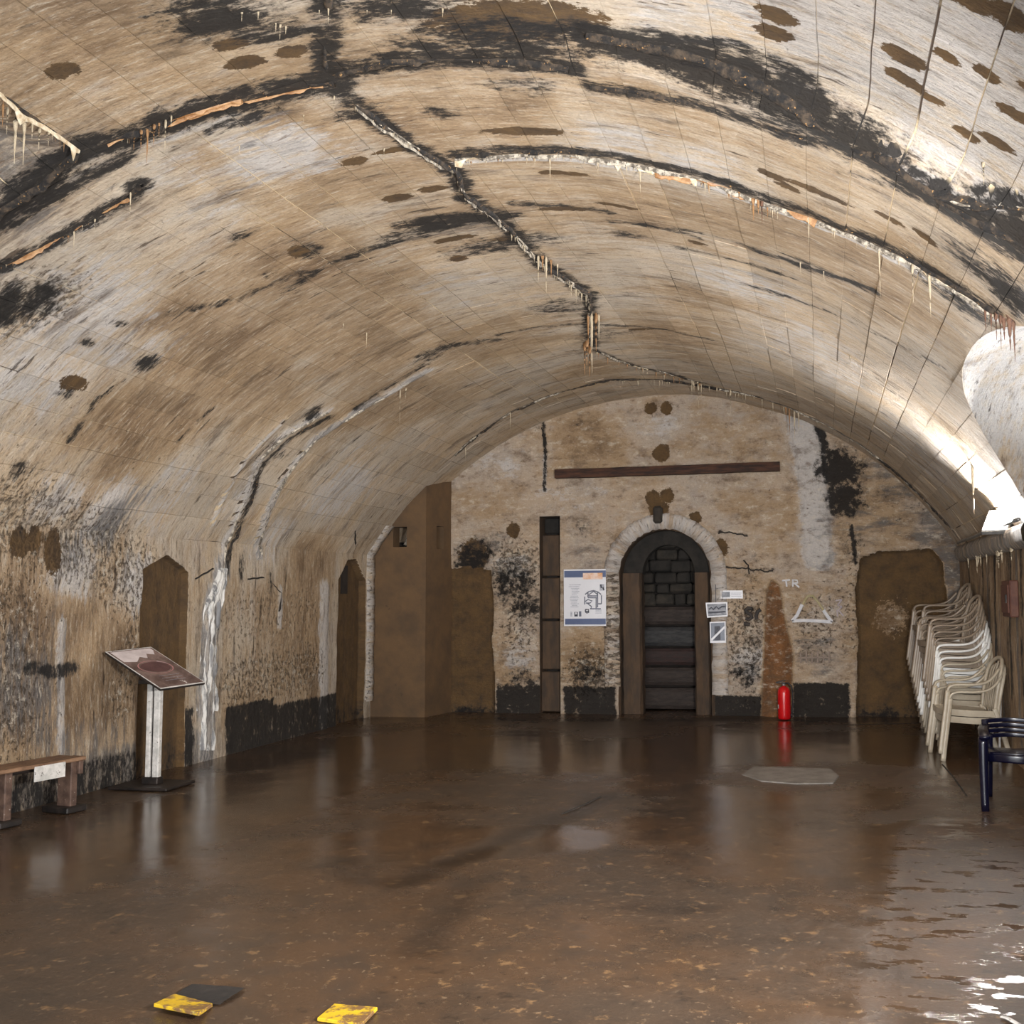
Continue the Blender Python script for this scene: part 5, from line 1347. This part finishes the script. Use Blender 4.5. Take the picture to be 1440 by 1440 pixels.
CM = {}
def chair_meshes():
    for s_ in (-1, 1):
        bm = bmesh.new(); strip(bm, smooth_path([(.33, s_*.28, 0), (.30, s_*.275, .2), (.265, s_*.27, .42), (.24, s_*.27, .60)]), .05, .045, Vector((0, 1, 0)))
        CM['fleg', s_] = bm_mesh('leg', bm, True)
        bm = bmesh.new(); strip(bm, smooth_path([(.245, s_*.27, .595), (.225, s_*.275, .635), (.16, s_*.28, .655), (0, s_*.285, .655), (-.12, s_*.28, .675), (-.2, s_*.265, .73), (-.26, s_*.235, .80)], 4), .052, .022, Vector((0, 1, 0)))
        CM['arm', s_] = bm_mesh('armrest', bm, True)
        bm = bmesh.new(); strip(bm, smooth_path([(-.33, s_*.23, 0), (-.285, s_*.23, .16), (-.24, s_*.235, .32), (-.205, s_*.235, .42)]), .045, .045, Vector((0, 1, 0))); CM['rleg', s_] = bm_mesh('leg', bm, True)
    bm = bmesh.new()
    nx, ny = 8, 8; rg = []
    for i in range(nx+1):
        x_ = .27-.49*i/nx; z_ = .425-.04*(i/nx) - (.02 if i == 0 else 0); rg.append([bm.verts.new((x_, (-.245+.49*j/ny)*(1-.08*i/nx), z_-.018*(1-((j-ny/2)/(ny/2))**2))) for j in range(ny+1)])
    for i in range(nx):
        for j in range(ny): bm.faces.new((rg[i][j], rg[i+1][j], rg[i+1][j+1], rg[i][j+1]))
    bmesh.ops.recalc_face_normals(bm, faces=bm.faces[:]); me = bm_mesh('seat', bm, True); CM['seat'] = me
    bm = bmesh.new()
    for s_ in (-1, 1): strip(bm, [Vector((.265, s_*.25, .395)), Vector((.02, s_*.25, .375)), Vector((-.22, s_*.235, .365))], .012, .06, Vector((0, 1, 0)))
    strip(bm, [Vector((.27, -.25, .39)), Vector((.285, 0, .385)), Vector((.27, .25, .39))], .012, .06, Vector((1, 0, 0))); CM['apron'] = bm_mesh('seat_apron', bm)
    bm = bmesh.new()
    rim = smooth_path([(-.215, -.225, .40), (-.235, -.235, .55), (-.27, -.232, .72), (-.305, -.19, .83), (-.335, -.09, .885), (-.34, 0, .895), (-.335, .09, .885), (-.305, .19, .83), (-.27, .232, .72), (-.235, .235, .55), (-.215, .225, .40)], 3)
    add_tube(bm, rim, .019, 8); CM['rim'] = bm_mesh('back_frame', bm, True)
    CM['slat'] = []
    for k in range(5):
        y_ = -.14+.07*k; bm = bmesh.new(); strip(bm, smooth_path([(-.215, y_*.75, .40), (-.25, y_, .60), (-.3, y_*1.15, .78), (-.33, y_*1.1, .865-abs(y_)*.35)], 3), .04, .008, Vector((0, 1, 0))); CM['slat'].append(bm_mesh('back_slat', bm, True))


chair_meshes()
for me in list(CM.values()):
    for m_ in (me if isinstance(me, list) else [me]): m_.materials.append(None)
def plastic(name, c1, c2, rough=.4): return simple(name, c1, c2, 4, rough, bump=.001)
P_CREAM = plastic('cream_plastic', sr(178, 168, 150), sr(156, 144, 126)); P_WHITE = plastic('white_plastic', sr(226, 226, 224), sr(206, 204, 200)); P_DULL = plastic('dull_plastic', sr(122, 108, 94), sr(142, 128, 112))  # the dull plastic is a darker, browner base tone


def make_chair(mat, loc, rz, label, group):
    t = empty('plastic_chair', loc, rz); tag(t, label, 'chair', group)
    items = [('leg', CM['fleg', -1]), ('leg', CM['fleg', 1]), ('leg', CM['rleg', -1]), ('leg', CM['rleg', 1]), ('armrest', CM['arm', -1]), ('armrest', CM['arm', 1]), ('seat', CM['seat']), ('seat_apron', CM['apron']), ('back_frame', CM['rim'])] + [('back_slat', m_) for m_ in CM['slat']]
    for nm, me in items:
        o = bpy.data.objects.new(nm, me); C.objects.link(o); o.parent = t; o.material_slots[0].link = 'OBJECT'; o.material_slots[0].material = mat
    return t


RZC = math.pi + .12
def stack(px, py, yoff, n, mats, step, fwd, labels, group, rz):
    bx, by = floor_xy(px, py); f = Vector((math.cos(rz), math.sin(rz), 0))
    # px,py is the near front foot
    off = Vector((.33, -.28 if True else .28, 0)); c, s = math.cos(rz), math.sin(rz)
    near = min(((.33*c-y_*s, .33*s+y_*c) for y_ in (-.28, .28)), key=lambda q: q[1])
    o0 = Vector((bx-near[0], by-near[1], 0))
    for i in range(n):
        p = o0 + f*fwd*i; make_chair(mats[i], (p.x, p.y, step*i), rz, labels[i], group[i] if isinstance(group, list) else group)


ordn = ['lowest', 'second from the bottom', 'third from the bottom', 'fourth from the bottom', 'fifth from the bottom', 'sixth from the bottom', 'seventh from the bottom', 'eighth from the bottom', 'ninth from the bottom', 'tenth from the bottom', 'eleventh from the bottom', 'twelfth from the bottom', 'topmost']
G = 'stacked plastic armchairs by the right wall'
stack(1312, 1033, 0, 13, [P_DULL]*13, .068, .012, ['dull beige plastic chair, %s in the tallest stack' % ordn[i] for i in range(13)], G, RZC)
lb = ['cream plastic chair under the white ones, %s in the middle stack' % ordn[i] for i in range(4)] + ['bright white plastic chair in the middle stack, %s of the white three' % q for q in ('lowest', 'middle one', 'upper')] + ['dull beige plastic chair above the white ones, %s in the middle stack' % q for q in ('first', 'second', 'third', 'topmost')]
stack(1321, 1050, 0, 11, [P_CREAM]*4+[P_WHITE]*3+[P_DULL]*4, .068, .014, lb, G, RZC)
stack(1326, 1070, 0, 2, [P_CREAM]*2, .07, .02, ['cream plastic armchair on the floor, lower of the front pair', 'cream plastic armchair nested on top of the front pair'], G, RZC)

# ---- navy garden chair at the right edge
P_NAVY = simple('navy_plastic', sr(7, 7, 24), sr(11, 11, 32), 4, .22, bump=.001)
nx_, ny_ = floor_xy(1386, 1141)
nav = empty('navy_chair', (nx_, ny_, 0), -.05); tag(nav, 'glossy navy blue plastic garden chair cut by the right edge', 'chair')
def nbox(name, path, w_, t_, side):
    bm = bmesh.new(); strip(bm, path, w_, t_, Vector(side)); return link(name, bm_mesh(name, bm, True), P_NAVY, nav)


nbox('leg', smooth_path([(0.0, .02, 0), (.0, .03, .3), (.005, .04, .53)]), [.055+.002*k for k in range(9)], .075, (1, 0, 0)); nbox('leg', smooth_path([(.55, .02, 0), (.545, .03, .3), (.54, .04, .53)]), .07, .07, (1, 0, 0))
nbox('leg', smooth_path([(.08, .62, 0), (.085, .56, .25), (.09, .52, .5)]), .06, .05, (1, 0, 0)); nbox('leg', smooth_path([(.47, .62, 0), (.465, .56, .25), (.46, .52, .5)]), .06, .05, (1, 0, 0))
nbox('armrest', smooth_path([(.012, -.02, .535), (.014, .1, .56), (.03, .3, .565), (.07, .55, .56)]), .075, .03, (1, 0, 0)); nbox('armrest', smooth_path([(.535, -.02, .535), (.53, .1, .56), (.52, .3, .565), (.47, .55, .56)]), .075, .03, (1, 0, 0))
nbox('back_post', smooth_path([(.09, .5, .36), (.075, .56, .50), (.07, .6, .60)]), .05, .04, (1, 0, 0)); nbox('back_post', smooth_path([(.46, .5, .36), (.475, .56, .50), (.48, .6, .60)]), .05, .04, (1, 0, 0))
for k in range(4):
    z_ = .475+.038*k; nbox('back_slat', smooth_path([(.06, .56+.012*k, z_), (.27, .62+.012*k, z_+.01), (.49, .56+.012*k, z_)]), .012, .032, (0, 1, 0))
for k in range(6):
    y_ = .06+.085*k; nbox('seat_slat', [Vector((.05, y_, .42-.006*k)), Vector((.27, y_, .412-.006*k)), Vector((.49, y_, .42-.006*k))], .07, .02, (0, 1, 0))
nbox('seat_rail', [Vector((.03, .03, .39)), Vector((.27, .0, .38)), Vector((.51, .03, .39))], .02, .06, (0, 1, 0)); nbox('seat_rail', [Vector((.05, .05, .39)), Vector((.08, .5, .37))], .02, .05, (1, 0, 0)); nbox('seat_rail', [Vector((.49, .05, .39)), Vector((.46, .5, .37))], .02, .05, (1, 0, 0))

# thin pipes leaning in the dark behind the chairs
for i, (p, q) in enumerate([((1413, 1015), (1425, 975)), ((1392, 1030), (1404, 985))]):
    a_ = at_y(*p, 10.9+.3*i); b_ = at_y(*q, 11.0+.3*i); a_.z = 0.01
    if a_.x > XR-.05: a_.x = XR-.1
    if b_.x > XR-.03: b_.x = XR-.05
    bm = bmesh.new(); add_tube(bm, [a_, b_], .012, 6); o = link('thin_rod', bm_mesh('thin_rod', bm, True), M_WMET); tag(o, ['pale thin rod leaning in the dark corner right of the front chair pair', 'pale thin rod leaning close behind the front chair pair'][i], 'rod')
